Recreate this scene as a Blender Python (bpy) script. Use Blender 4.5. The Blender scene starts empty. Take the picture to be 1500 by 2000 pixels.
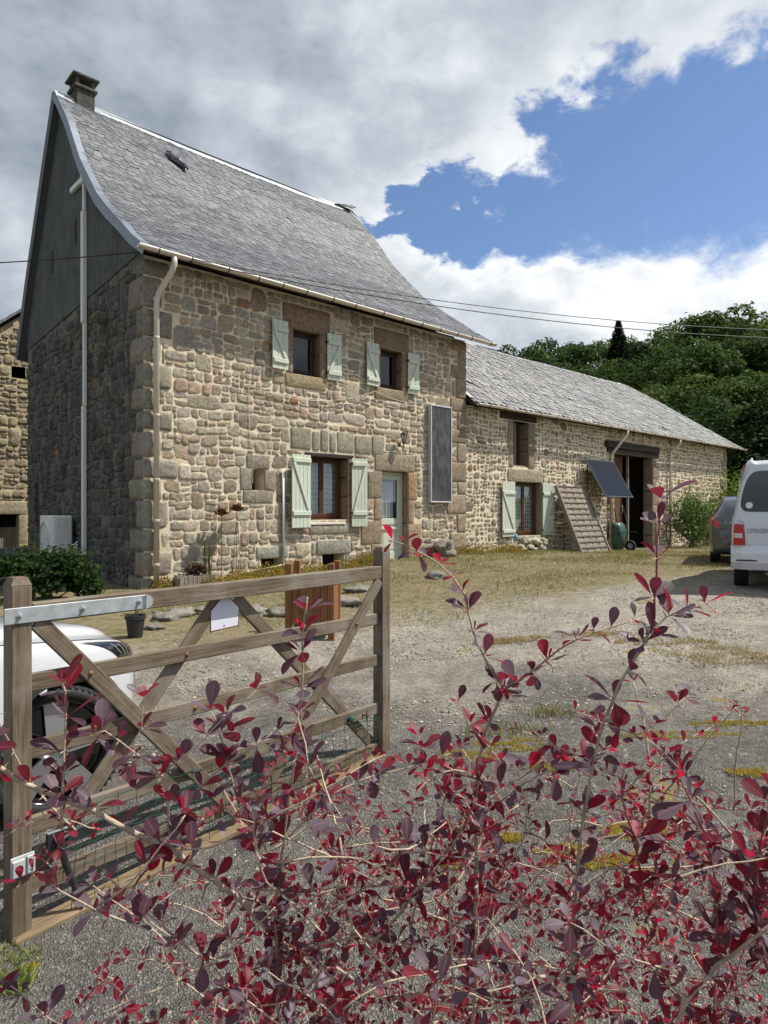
import bpy, bmesh, math, random
from mathutils import Vector, Matrix, noise as mnoise

# ------------------------------------------------------------------ camera, sky, sun, exposure
S = bpy.context.scene
COL = S.collection
FPX, HC = 1300.0, 1.65                       # focal length in photo pixels (1500x2000), camera height
cam_d = bpy.data.cameras.new('camera'); cam = bpy.data.objects.new('camera', cam_d); COL.objects.link(cam)
cam.location = (0, 0, HC); cam.rotation_euler = (math.radians(90), 0, 0)
cam_d.sensor_fit = 'VERTICAL'; cam_d.sensor_height = 36.0; cam_d.lens = 36.0 * FPX / 2000.0
cam_d.clip_start = 0.02; cam_d.clip_end = 3000
S.camera = cam
SUN_EL, SUN_AZ = math.radians(56.5), math.radians(84.0)      # azimuth clockwise from +Y
SUN_DIR = Vector((math.cos(SUN_EL)*math.sin(SUN_AZ), math.cos(SUN_EL)*math.cos(SUN_AZ), math.sin(SUN_EL)))
sun_d = bpy.data.lights.new('sun', 'SUN'); sun_d.energy = 4.6; sun_d.angle = math.radians(0.53); sun_d.color = (1.0, 0.95, 0.86)
sun = bpy.data.objects.new('sun', sun_d); COL.objects.link(sun)
sun.rotation_euler = (-SUN_DIR).to_track_quat('-Z', 'Y').to_euler()
S.view_settings.view_transform = 'Standard'; S.view_settings.look = 'None'
S.view_settings.exposure = 0.48; S.view_settings.gamma = 1.0; S.view_settings.use_curve_mapping = False
S.render.engine = 'CYCLES'
S.cycles.max_bounces = 6; S.cycles.diffuse_bounces = 3; S.cycles.glossy_bounces = 3
S.cycles.transparent_max_bounces = 12; S.cycles.use_denoising = True

# ------------------------------------------------------------------ node helpers
class NT:
    def __init__(s, tree): s.t = tree; s.t.nodes.clear()
    def n(s, typ, ins=None, **props):
        nd = s.t.nodes.new(typ)
        for k, v in props.items(): setattr(nd, k, v)
        for k, v in (ins or {}).items(): s.set(nd.inputs[k], v)
        return nd
    def set(s, sock, v):
        if isinstance(v, bpy.types.NodeSocket): s.t.links.new(v, sock)
        else:
            if sock.type == 'RGBA' and len(v) == 3: v = (*v, 1)
            sock.default_value = v
    def m(s, op, a, b=0.0, c=0.0, clamp=False):
        nd = s.t.nodes.new('ShaderNodeMath'); nd.operation = op; nd.use_clamp = clamp
        s.set(nd.inputs[0], a); s.set(nd.inputs[1], b); s.set(nd.inputs[2], c)
        return nd.outputs[0]
    def vm(s, op, a, b=(0, 0, 0)):
        nd = s.t.nodes.new('ShaderNodeVectorMath'); nd.operation = op
        s.set(nd.inputs[0], a)
        if op == 'SCALE': s.set(nd.inputs['Scale'], b)
        else: s.set(nd.inputs[1], b)
        return nd.outputs[0]
    def noise(s, vec, scale, detail=4.0, rough=0.55, dist=0.0, color=False):
        nd = s.n('ShaderNodeTexNoise', {'Scale': scale, 'Detail': detail, 'Roughness': rough, 'Distortion': dist})
        if vec is not None: s.set(nd.inputs['Vector'], vec)
        return nd.outputs['Color' if color else 'Fac']
    def mix(s, f, a, b, blend='MIX'):
        nd = s.t.nodes.new('ShaderNodeMix'); nd.data_type = 'RGBA'; nd.blend_type = blend
        s.set(nd.inputs[0], f); s.set(nd.inputs[6], a); s.set(nd.inputs[7], b)
        return nd.outputs[2]
    def rng(s, v, a, b, c=0.0, d=1.0, smooth=True):
        nd = s.n('ShaderNodeMapRange', {'Value': v, 'From Min': a, 'From Max': b, 'To Min': c, 'To Max': d})
        nd.interpolation_type = 'SMOOTHSTEP' if smooth else 'LINEAR'
        return nd.outputs['Result']

# ------------------------------------------------------------------ world: physical sky with broken cumulus
W = bpy.data.worlds.new('World'); S.world = W; W.use_nodes = True
w = NT(W.node_tree)
sky = w.n('ShaderNodeTexSky', sky_type='NISHITA', sun_disc=False, sun_elevation=SUN_EL, sun_rotation=SUN_AZ, altitude=400, air_density=1.0, dust_density=0.6, ozone_density=1.5)
tc = w.n('ShaderNodeTexCoord')
dirv = w.vm('NORMALIZE', tc.outputs['Generated'])
sx = w.n('ShaderNodeSeparateXYZ', {0: dirv})
az = w.m('MULTIPLY', w.m('ARCTAN2', sx.outputs[0], sx.outputs[1]), 57.2958)
el = w.m('MULTIPLY', w.m('ARCSINE', sx.outputs[2]), 57.2958)
stretch = w.vm('MULTIPLY', dirv, (1.0, 1.0, 1.55))
warp = w.vm('SCALE', w.vm('SUBTRACT', w.noise(stretch, 4.0, 3, 0.6, color=True), (0.5, 0.5, 0.5)), 0.10)
cpos = w.vm('ADD', stretch, warp)
def fbm(vec): return w.noise(vec, 5.6, 9, 0.57)
f0 = fbm(cpos)
f1 = fbm(w.vm('ADD', cpos, tuple(SUN_DIR * 0.05)))
fine = w.noise(cpos, 15.0, 6, 0.62)
big = w.noise(stretch, 2.1, 3, 0.5)
# the open wedge of blue between the high grey sheet and the low cumulus bank
elw = w.m('ADD', el, w.m('ADD', w.m('MULTIPLY', w.m('SUBTRACT', f0, 0.5), 20.0), w.m('MULTIPLY', w.m('SUBTRACT', fine, 0.5), 7.0)))
halfh = w.m('MAXIMUM', w.m('MULTIPLY_ADD', w.m('ADD', az, 6.0), 0.175, 0.2), 0.05)
halfh = w.m('MINIMUM', halfh, 7.5)
dd = w.m('DIVIDE', w.m('ABSOLUTE', w.m('SUBTRACT', elw, w.m('MULTIPLY_ADD', az, 0.05, 24.4))), halfh)
hole = w.m('MULTIPLY', w.rng(dd, 1.75, 0.55), w.rng(az, -6.0, 0.0))
gaps = w.rng(big, 0.60, 0.72)                                   # other breaks in the sheet all round the dome
gaps = w.m('MULTIPLY', gaps, w.m('MAXIMUM', w.rng(el, 44.0, 52.0), w.m('MAXIMUM', w.rng(az, 45.0, 60.0), w.rng(az, -45.0, -60.0))))
cover = w.m('MULTIPLY', w.m('SUBTRACT', 1.0, hole), w.m('SUBTRACT', 1.0, gaps))
dens = w.rng(w.m('MULTIPLY_ADD', w.m('SUBTRACT', fine, 0.5), 0.95, cover), 0.10, 0.90)
# brightness: thin lit rims near the breaks, thick grey bellies away from them
lit = w.m('MULTIPLY', w.m('SUBTRACT', f0, f1), 0.9)
lowbank = w.m('MULTIPLY', w.rng(el, 25.0, 21.0), w.rng(el, 8.0, 18.0))
rim = w.rng(dd, 3.2, 1.0)
rim = w.m('MULTIPLY', rim, w.rng(az, -8.0, 8.0))
bri = w.m('MULTIPLY_ADD', w.m('SUBTRACT', big, 0.5), 0.45, 0.50)
bri = w.m('MULTIPLY_ADD', w.m('SUBTRACT', f0, 0.5), 0.26, bri)
bri = w.m('ADD', bri, lit)
bri = w.m('MULTIPLY_ADD', lowbank, 0.20, bri)
bri = w.m('MULTIPLY_ADD', rim, 0.26, bri)
bri = w.m('MULTIPLY_ADD', w.rng(az, 2.0, -28.0), -0.20, bri)
ccol = w.n('ShaderNodeValToRGB', {'Fac': bri})
cr = ccol.color_ramp; cr.elements[0].position = 0.12; cr.elements[0].color = (1.95, 2.35, 2.8, 1)
cr.elements[1].position = 0.95; cr.elements[1].color = (7.6, 7.75, 7.9, 1)
e = cr.elements.new(0.5); e.color = (4.0, 4.4, 4.9, 1)
skyc = w.mix(1.0, sky.outputs[0], (0.82, 0.90, 1.0), 'MULTIPLY')
mixc = w.mix(dens, skyc, ccol.outputs[0])
bg = w.n('ShaderNodeBackground', {'Color': mixc, 'Strength': 0.1})
wo = w.n('ShaderNodeOutputWorld'); w.t.links.new(bg.outputs[0], wo.inputs[0])

# ------------------------------------------------------------------ mesh helpers
def rnd(a, b): return random.uniform(a, b)
class MB:
    """collects faces, builds ONE mesh object"""
    def __init__(s): s.v = []; s.f = []; s.mi = []; s.c = []; s.smooth = False
    def vert(s, p, c=None): s.v.append(tuple(p)); s.c.append(c); return len(s.v) - 1
    def face(s, idx, m=0): s.f.append(tuple(idx)); s.mi.append(m)
    def poly(s, pts, m=0, c=None): b = len(s.v); [s.vert(p, c) for p in pts]; s.face(range(b, b + len(pts)), m)
    def box(s, x0, x1, y0, y1, z0, z1, bev=0.0, m=0, M=None, c=None):
        b = len(s.v)
        if bev <= 0:
            P = [(x, y, z) for z in (z0, z1) for y in (y0, y1) for x in (x0, x1)]
            F = [(0, 2, 3, 1), (4, 5, 7, 6), (0, 1, 5, 4), (2, 6, 7, 3), (0, 4, 6, 2), (1, 3, 7, 5)]
        else:
            bev = min(bev, abs(x1-x0)/2.01, abs(y1-y0)/2.01, abs(z1-z0)/2.01)
            P = []; ix = {}
            for kx, X in enumerate((x0, x1)):
                for ky, Y in enumerate((y0, y1)):
                    for kz, Z in enumerate((z0, z1)):
                        dx, dy, dz = (bev, -bev)[kx], (bev, -bev)[ky], (bev, -bev)[kz]
                        ix[kx, ky, kz] = len(P)
                        P += [(X, Y+dy, Z+dz), (X+dx, Y, Z+dz), (X+dx, Y+dy, Z)]
            F = []
            def q(*a): F.append(a)
            for k in (0, 1):
                a = [ix[k, i, j] for i, j in ((0, 0), (1, 0), (1, 1), (0, 1))]; q(*(a if k else a[::-1]))
                a = [ix[i, k, j] + 1 for i, j in ((0, 0), (1, 0), (1, 1), (0, 1))]; q(*(a[::-1] if k else a))
                a = [ix[i, j, k] + 2 for i, j in ((0, 0), (1, 0), (1, 1), (0, 1))]; q(*(a if k else a[::-1]))
            for i in (0, 1):
                for j in (0, 1):
                    a, b2 = ix[0, i, j], ix[1, i, j]; q(a+1, b2+1, b2+2, a+2) if (i ^ j) else q(a+2, b2+2, b2+1, a+1)
                    a, b2 = ix[i, 0, j], ix[i, 1, j]; q(a+2, b2+2, b2, a) if (i ^ j) else q(a, b2, b2+2, a+2)
                    a, b2 = ix[i, j, 0], ix[i, j, 1]; q(a, b2, b2+1, a+1) if (i ^ j) else q(a+1, b2+1, b2, a)
                    for k in (0, 1):
                        a = ix[i, j, k]; q(a, a+1, a+2) if (i ^ j ^ k) == 1 else q(a+2, a+1, a)
        for p in P: s.vert(M @ Vector(p) if M else p, c)
        for f in F: s.face([b + i for i in f], m)
        return s
    def tube(s, pts, r, n=8, cap=True, m=0, c=None):
        pts = [Vector(p) for p in pts]; N = len(pts); rings = []
        rr = r if isinstance(r, (list, tuple)) else [r] * N
        up = None
        for i, p in enumerate(pts):
            d = (pts[min(i+1, N-1)] - pts[max(i-1, 0)])
            d = d.normalized() if d.length > 1e-9 else Vector((0, 0, 1))
            if up is None: up = d.orthogonal().normalized()
            up = (up - d * up.dot(d))
            up = up.normalized() if up.length > 1e-6 else d.orthogonal().normalized()
            sd = d.cross(up)
            b = len(s.v)
            for k in range(n):
                a = 2 * math.pi * k / n
                s.vert(p + (up * math.cos(a) + sd * math.sin(a)) * rr[i], c)
            rings.append(b)
        for a, b in zip(rings, rings[1:]):
            for k in range(n): s.face((a+k, a+(k+1) % n, b+(k+1) % n, b+k), m)
        if cap: s.face([rings[0]+k for k in range(n)][::-1], m); s.face([rings[-1]+k for k in range(n)], m)
        return s
    def lathe(s, prof, n=16, M=None, m=0, c=None, closed=False):
        """profile of (r, z) about local Z"""
        rings = []
        for r, z in prof:
            b = len(s.v); rings.append(b)
            for k in range(n):
                a = 2 * math.pi * k / n; p = Vector((r * math.cos(a), r * math.sin(a), z))
                s.vert(M @ p if M else p, c)
        for a, b in zip(rings, rings[1:]):
            for k in range(n): s.face((a+k, a+(k+1) % n, b+(k+1) % n, b+k), m)
        if closed: s.face([rings[0]+k for k in range(n)][::-1], m); s.face([rings[-1]+k for k in range(n)], m)
        return s
    def prism(s, poly, axis, a, b, m=0, c=None):
        """extrude a closed 2-D outline along an axis: axis 'x' -> (y,z), 'y' -> (x,z), 'z' -> (x,y)"""
        def P(q, k): return {'x': (k, q[0], q[1]), 'y': (q[0], k, q[1]), 'z': (q[0], q[1], k)}[axis]
        n = len(poly); i0 = len(s.v)
        for k in (a, b):
            for q in poly: s.vert(P(q, k), c)
        s.face([i0+i for i in range(n)][::-1], m); s.face([i0+n+i for i in range(n)], m)
        for i in range(n): j = (i+1) % n; s.face((i0+i, i0+j, i0+n+j, i0+n+i), m)
        return s
    def mesh(s, name, mats, smooth=False):
        me = bpy.data.meshes.new(name); me.from_pydata(s.v, [], s.f)
        mats = mats if isinstance(mats, (list, tuple)) else [mats]
        for x in mats: me.materials.append(x)
        if len(mats) > 1: me.polygons.foreach_set('material_index', s.mi)
        if any(c is not None for c in s.c):
            at = me.color_attributes.new('tint', 'FLOAT_COLOR', 'POINT')
            buf = []
            for c in s.c: c = c or (.3, .3, .3); buf += [c[0], c[1], c[2], c[3] if len(c) > 3 else 1.0]
            at.data.foreach_set('color', buf)
        if smooth: me.polygons.foreach_set('use_smooth', [True] * len(me.polygons))
        me.update(); return me
    def build(s, name, mats, parent=None, smooth=False, M=None):
        o = bpy.data.objects.new(name, s.mesh(name, mats, smooth)); COL.objects.link(o)
        if parent is not None: o.parent = parent
        if M is not None: o.matrix_local = M if parent is not None else M
        return o
def fixn(o):
    bm = bmesh.new(); bm.from_mesh(o.data); bmesh.ops.recalc_face_normals(bm, faces=bm.faces); bm.to_mesh(o.data); bm.free(); return o
def empty(name, loc=(0, 0, 0), rz=0.0, rot=None):
    o = bpy.data.objects.new(name, None); COL.objects.link(o); o.location = loc
    o.rotation_euler = rot if rot else (0, 0, rz); o.empty_display_size = 0.2; return o
def tag(o, label, cat, group=None):
    o['label'] = label; o['category'] = cat
    if group: o['group'] = group
    return o
def kind(o, k, label=None):
    o['kind'] = k
    if label: o['label'] = label
    return o
def child(name, data, parent, M=None):
    o = bpy.data.objects.new(name, data); COL.objects.link(o); o.parent = parent
    if M is not None: o.matrix_local = M
    return o
def T(x, y, z): return Matrix.Translation((x, y, z))
def Rz(a): return Matrix.Rotation(a, 4, 'Z')
def Rx(a): return Matrix.Rotation(a, 4, 'X')
def Ry(a): return Matrix.Rotation(a, 4, 'Y')
def frame(o, x, y): # matrix with origin o, X axis along x, Y axis near y
    x = Vector(x).normalized(); z = x.cross(Vector(y)).normalized(); y = z.cross(x)
    M = Matrix((x, y, z)).transposed().to_4x4(); M.translation = Vector(o); return M

# ------------------------------------------------------------------ survey: facade frame, ground heights
U = Vector((0.73279349, 0.6804511, 0)); NRM = Vector((0.6804511, -0.73279349, 0)); C0 = Vector((-4.08538, 11.3, 0))
FANG = math.atan2(U.y, U.x)
def F(t, wout, z): return Vector((C0.x + t*U.x + wout*NRM.x, C0.y + t*U.y + wout*NRM.y, z))
def at(px, py, Y): return Vector(((px-750)/FPX*Y, Y, HC + (1000-py)/FPX*Y))
_gp = [(0, 0, 0), (-3, 0, 0), (3, 0, .04), (-1.4, 2.5, .0), (-.6, 3.3, .07), (0, 4.2, .15), (2, 4, .17), (-1.75, 3.5, .07), (-4, 4, .08), (5.1, 9.4, .57), (7.2, 14.3, .57),
       (-.85, 7.9, .35), (-2.7, 7.3, .28), (-8, 8, .15), (10, 8, .6), (15, 15, .5), (20, 25, .4), (0, -4, -.05), (-8, -2, 0), (8, -2, .1), (6, 4, .3), (2.5, 7, .42)]
for t_, w_, z_ in ((0, .3, .34), (3, .4, .47), (5.9, .3, .57), (8.4, .3, .62), (11, .5, .56), (13, .9, .46), (17.3, .6, .34), (20.5, .8, .33), (26, .5, .31), (4, 4, .48), (9, 4, .56), (-2.5, -3, .22), (-.5, -6.9, .12), (-6, -6, .1)):
    q = F(t_, w_, 0); _gp.append((q.x, q.y, z_))
def gz(x, y):
    sw = sz = 0.0
    for a, b, c in _gp:
        k = 1.0 / ((x-a)**2 + (y-b)**2 + 0.35) ** 1.5
        sw += k; sz += k * c
    z = sz / sw
    d = y - 36.0 - 0.15 * x
    if d > 0:
        k = min(max((x + 6) / 22.0, 0), 1); k = k*k*(3-2*k)
        z += k * (0.17 * d + 0.0012 * d * d) * (1 if d < 90 else 90/d)
    return z
def on(x, y, dz=0.0): return Vector((x, y, gz(x, y) + dz))
# ------------------------------------------------------------------ materials
def material(name):
    m = bpy.data.materials.new(name); m.use_nodes = True; t = NT(m.node_tree)
    out = t.n('ShaderNodeOutputMaterial'); return m, t, out
def finish(t, out, base, rough=0.8, bump=None, bstr=0.3, bdist=0.02, metal=0.0, spec=0.5, extra=None):
    ins = {'Base Color': base, 'Roughness': rough, 'Metallic': metal, 'Specular IOR Level': spec}
    ins.update(extra or {})
    p = t.n('ShaderNodeBsdfPrincipled', ins)
    if bump is not None:
        b = t.n('ShaderNodeBump', {'Height': bump, 'Strength': bstr, 'Distance': bdist})
        t.t.links.new(b.outputs[0], p.inputs['Normal'])
    t.t.links.new(p.outputs[0], out.inputs[0]); return p
def obj_co(t): return t.n('ShaderNodeTexCoord').outputs['Object']
def tint(t): return t.n('ShaderNodeAttribute', attribute_name='tint').outputs['Color']
def plain(name, col, rough=0.6, metal=0.0, var=0.12, scale=6.0, bump=0.0, spec=0.5, coat=0.0):
    m, t, o = material(name); co = obj_co(t); nz = t.noise(co, scale, 5, 0.6)
    k = t.rng(nz, 0.25, 0.75, 1-var, 1+var, False)
    c = t.mix(1.0, col, t.n('ShaderNodeCombineXYZ', {0: k, 1: k, 2: k}).outputs[0], 'MULTIPLY')
    finish(t, o, c, rough, t.noise(co, scale*6, 4) if bump else None, bump, 0.01, metal, spec, {'Coat Weight': coat, 'Coat Roughness': 0.05})
    return m
def stone_mat(name, dirt=0.0, lich=0.3):
    m, t, o = material(name); co = obj_co(t); c = tint(t)
    g1 = t.noise(co, 95, 3, 0.7); g2 = t.noise(co, 14, 5, 0.6); g3 = t.noise(co, 3.1, 4, 0.6)
    k = t.m('MULTIPLY', t.rng(g1, 0.3, 0.7, 0.72, 1.28, False), t.rng(g2, 0.28, 0.72, 0.62, 1.32, False))
    c = t.mix(1.0, c, t.n('ShaderNodeCombineXYZ', {0: k, 1: k, 2: k}).outputs[0], 'MULTIPLY')
    c = t.mix(t.m('MULTIPLY', t.rng(g3, 0.52, 0.68), lich), c, (0.40, 0.365, 0.29))
    if dirt:
        st = t.noise(t.vm('MULTIPLY', co, (5.0, 5.0, 0.7)), 1.6, 5, 0.65)
        c = t.mix(t.m('MULTIPLY', t.rng(st, 0.40, 0.62), dirt), c, (0.045, 0.043, 0.04))
    h = t.m('ADD', t.m('MULTIPLY', g2, 1.0), t.m('MULTIPLY', g1, 0.35))
    finish(t, o, c, 0.95, h, 0.8, 0.024, spec=0.2); return m
def mortar_mat(name, ca, cb, dirt=0.0):
    m, t, o = material(name); co = obj_co(t)
    n1 = t.noise(co, 2.3, 5, 0.6); n2 = t.noise(co, 26, 5, 0.65); n3 = t.noise(co, 150, 2, 0.7)
    c = t.mix(t.rng(n1, 0.32, 0.68), ca, cb)
    k = t.m('MULTIPLY', t.rng(n2, 0.25, 0.75, 0.74, 1.2, False), t.rng(n3, 0.25, 0.75, 0.85, 1.15, False))
    c = t.mix(1.0, c, t.n('ShaderNodeCombineXYZ', {0: k, 1: k, 2: k}).outputs[0], 'MULTIPLY')
    if dirt:
        st = t.noise(t.vm('MULTIPLY', co, (4.0, 4.0, 0.6)), 1.9, 5, 0.65)
        c = t.mix(t.m('MULTIPLY', t.rng(st, 0.36, 0.6), dirt), c, (0.055, 0.052, 0.047))
    finish(t, o, c, 0.98, t.m('ADD', n2, t.m('MULTIPLY', n3, 0.25)), 0.6, 0.02, spec=0.15); return m
def wood_mat(name, ca, cb, rough=0.75, gs=1.0, grey=None):
    m, t, o = material(name); co = obj_co(t)
    inf = t.n('ShaderNodeObjectInfo').outputs['Random']
    co = t.vm('ADD', co, t.n('ShaderNodeCombineXYZ', {0: t.m('MULTIPLY', inf, 37.0), 1: t.m('MULTIPLY', inf, 11.0), 2: inf}).outputs[0])
    s = t.vm('MULTIPLY', co, (1.2*gs, 22.0*gs, 22.0*gs))
    g = t.noise(s, 2.2, 6, 0.65, 0.9); g2 = t.noise(t.vm('MULTIPLY', co, (3.0, 90.0, 90.0)), 2.0, 3, 0.6); bl = t.noise(co, 3.5, 4, 0.6)
    c = t.mix(t.rng(g, 0.32, 0.68), ca, cb)
    k = t.m('MULTIPLY', t.rng(g2, 0.3, 0.7, 0.78, 1.18, False), t.rng(bl, 0.3, 0.7, 0.8, 1.15, False))
    c = t.mix(1.0, c, t.n('ShaderNodeCombineXYZ', {0: k, 1: k, 2: k}).outputs[0], 'MULTIPLY')
    if grey: c = t.mix(t.rng(bl, 0.45, 0.7, 0.0, 0.7), c, grey)
    finish(t, o, c, rough, t.m('ADD', g, t.m('MULTIPLY', g2, 0.5)), 0.45, 0.006, spec=0.25); return m
def slate_mat(name, lich, moss=0.0):
    m, t, o = material(name); co = obj_co(t); c = tint(t)
    n1 = t.noise(co, 1.1, 5, 0.65); n2 = t.noise(co, 17, 5, 0.6); n3 = t.noise(co, 5, 4, 0.7)
    k = t.rng(n2, 0.25, 0.75, 0.72, 1.25, False)
    c = t.mix(1.0, c, t.n('ShaderNodeCombineXYZ', {0: k, 1: k, 2: k}).outputs[0], 'MULTIPLY')
    c = t.mix(t.m('MULTIPLY', t.rng(n1, 0.42, 0.72), lich), c, (0.21, 0.20, 0.175))
    c = t.mix(t.m('MULTIPLY', t.rng(n3, 0.62, 0.7), 0.4), c, (0.30, 0.30, 0.29))
    if moss: c = t.mix(t.m('MULTIPLY', t.rng(t.noise(co, 2.6, 5, 0.7), 0.6, 0.68), moss), c, (0.09, 0.07, 0.035))
    finish(t, o, c, 0.62, n2, 0.35, 0.012, spec=0.5); return m
def foliage_mat(name, trans, rough=0.5, tmix=0.35, spec=0.3):
    """colour per leaf from the tint attribute, light passing through the blade"""
    m, t, o = material(name); c = tint(t)
    p = t.n('ShaderNodeBsdfPrincipled', {'Base Color': c, 'Roughness': rough, 'Specular IOR Level': spec})
    tr = t.n('ShaderNodeBsdfTranslucent', {'Color': t.mix(0.5, c, trans)})
    mx = t.n('ShaderNodeMixShader', {0: tmix, 1: p.outputs[0], 2: tr.outputs[0]})
    t.t.links.new(mx.outputs[0], o.inputs[0]); return m
def glass_mat(name, tintc=(0.9, 0.95, 0.95), refl=0.10, keep=0.75, fac=0.45):
    m, t, o = material(name)
    tr = t.n('ShaderNodeBsdfTransparent', {'Color': tuple(keep*x for x in tintc)}); gl = t.n('ShaderNodeBsdfGlossy', {'Color': (0.9, 0.95, 1.0), 'Roughness': 0.02})
    lw = t.n('ShaderNodeLayerWeight', {'Blend': 0.35}); f = t.m('MULTIPLY_ADD', lw.outputs['Facing'], fac, refl, True)
    mx = t.n('ShaderNodeMixShader', {0: f, 1: tr.outputs[0], 2: gl.outputs[0]}); t.t.links.new(mx.outputs[0], o.inputs[0]); return m
def paint_mat(name, col, rough=0.35, flake=0.0, coat=1.0, metal=0.0):
    m, t, o = material(name); co = obj_co(t)
    d = t.rng(t.noise(co, 2.2, 4, 0.6), 0.3, 0.7, 0.94, 1.03, False)
    c = t.mix(1.0, col, t.n('ShaderNodeCombineXYZ', {0: d, 1: d, 2: d}).outputs[0], 'MULTIPLY')
    finish(t, o, c, rough, None, metal=metal, extra={'Coat Weight': coat, 'Coat Roughness': 0.04}); return m

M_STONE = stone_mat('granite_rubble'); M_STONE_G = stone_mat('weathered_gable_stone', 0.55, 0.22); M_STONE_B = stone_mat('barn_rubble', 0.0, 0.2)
M_DRESS = stone_mat('dressed_granite', 0.0, 0.12)
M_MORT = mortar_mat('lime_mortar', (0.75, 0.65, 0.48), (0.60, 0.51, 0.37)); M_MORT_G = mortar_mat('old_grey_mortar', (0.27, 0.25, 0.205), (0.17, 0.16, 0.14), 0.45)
M_MORT_B = mortar_mat('barn_lime_mortar', (0.76, 0.67, 0.51), (0.63, 0.545, 0.40)); M_MORT_N = mortar_mat('ochre_mortar', (0.50, 0.41, 0.26), (0.40, 0.33, 0.21))
M_SLATE = slate_mat('old_slate', 0.22); M_SLATE_B = slate_mat('barn_slate', 0.30, 0.8)
M_OAK = wood_mat('weathered_oak', (0.10, 0.073, 0.048), (0.20, 0.155, 0.108), grey=(0.225, 0.20, 0.165))
M_SLEEPER = wood_mat('new_sleeper', (0.14, 0.098, 0.056), (0.245, 0.18, 0.105)); M_CEDAR = wood_mat('cedar', (0.17, 0.07, 0.028), (0.27, 0.125, 0.055))
M_GREYWOOD = wood_mat('grey_boards', (0.17, 0.14, 0.11), (0.30, 0.26, 0.21)); M_DARKWOOD = wood_mat('dark_beam', (0.028, 0.02, 0.016), (0.06, 0.043, 0.032))
M_BROWN = wood_mat('brown_joinery', (0.06, 0.022, 0.012), (0.11, 0.042, 0.02), 0.45); M_BARNDOOR = wood_mat('barn_door_boards', (0.10, 0.05, 0.025), (0.17, 0.09, 0.05))
M_GREEN = plain('sage_paint', (0.50, 0.545, 0.445), 0.55, var=0.07, scale=9, bump=0.08)
M_PVC = plain('sand_plastic', (0.56, 0.49, 0.41), 0.45, var=0.07, scale=3); M_WHITEPVC = plain('white_plastic', (0.72, 0.72, 0.70), 0.4, var=0.05)
M_ZINC = plain('zinc_sheet', (0.19, 0.22, 0.265), 0.42, 0.35, 0.2, 5, 0.05); M_GALV = plain('galvanised_steel', (0.36, 0.385, 0.395), 0.55, 0.3, 0.3, 22, 0.05)
M_RIDGE = plain('ridge_zinc', (0.52, 0.54, 0.56), 0.4, 0.3, 0.15, 4)
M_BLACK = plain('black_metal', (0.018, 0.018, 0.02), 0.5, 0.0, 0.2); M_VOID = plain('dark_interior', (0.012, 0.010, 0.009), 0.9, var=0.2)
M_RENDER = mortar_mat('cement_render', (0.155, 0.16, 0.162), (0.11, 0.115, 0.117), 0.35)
M_GLASS = glass_mat('window_glass'); M_DARKGLASS = glass_mat('dark_glass', (0.3, 0.33, 0.36), 0.02, 0.5, 0.22)
M_RUBBER = plain('rubber', (0.014, 0.014, 0.015), 0.75, var=0.2, scale=20, bump=0.1); M_RUST = plain('rusty_iron', (0.11, 0.036, 0.02), 0.85, var=0.4, scale=30, bump=0.3)
M_WIRE = plain('cable_sheath', (0.015, 0.015, 0.017), 0.6); M_GREENWIRE = plain('green_wire', (0.03, 0.10, 0.07), 0.4, 0.3); M_ROPE = plain('white_cord', (0.6, 0.58, 0.52), 0.8)
M_BARK = plain('bark', (0.09, 0.07, 0.05), 0.95, var=0.4, scale=12, bump=0.4); M_TERRA = plain('copper_bolt', (0.25, 0.12, 0.07), 0.5, 0.6)
M_CURTAIN = None
def lace():
    m, t, o = material('lace_curtain'); co = obj_co(t)
    s = t.n('ShaderNodeSeparateXYZ', {0: co})
    fx = t.m('ABSOLUTE', t.m('SUBTRACT', t.m('FRACT', t.m('MULTIPLY', s.outputs[0], 16.0)), 0.5)); fz = t.m('FRACT', t.m('MULTIPLY', s.outputs[2], 8.5))
    tri = t.m('LESS_THAN', t.m('MULTIPLY', fx, 1.7), t.m('SUBTRACT', 0.72, fz)); hol = t.m('MULTIPLY', tri, t.m('GREATER_THAN', fz, 0.12))
    d = t.n('ShaderNodeBsdfDiffuse', {'Color': (0.62, 0.66, 0.64, 1)}); tr = t.n('ShaderNodeBsdfTransparent')
    f = t.m('MULTIPLY_ADD', hol, -0.55, 0.85)
    mx = t.n('ShaderNodeMixShader', {0: f, 1: tr.outputs[0], 2: d.outputs[0]}); t.t.links.new(mx.outputs[0], o.inputs[0]); return m
M_LACE = lace(); M_VOILE = plain('voile', (0.66, 0.68, 0.70), 0.9, var=0.06)

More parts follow.
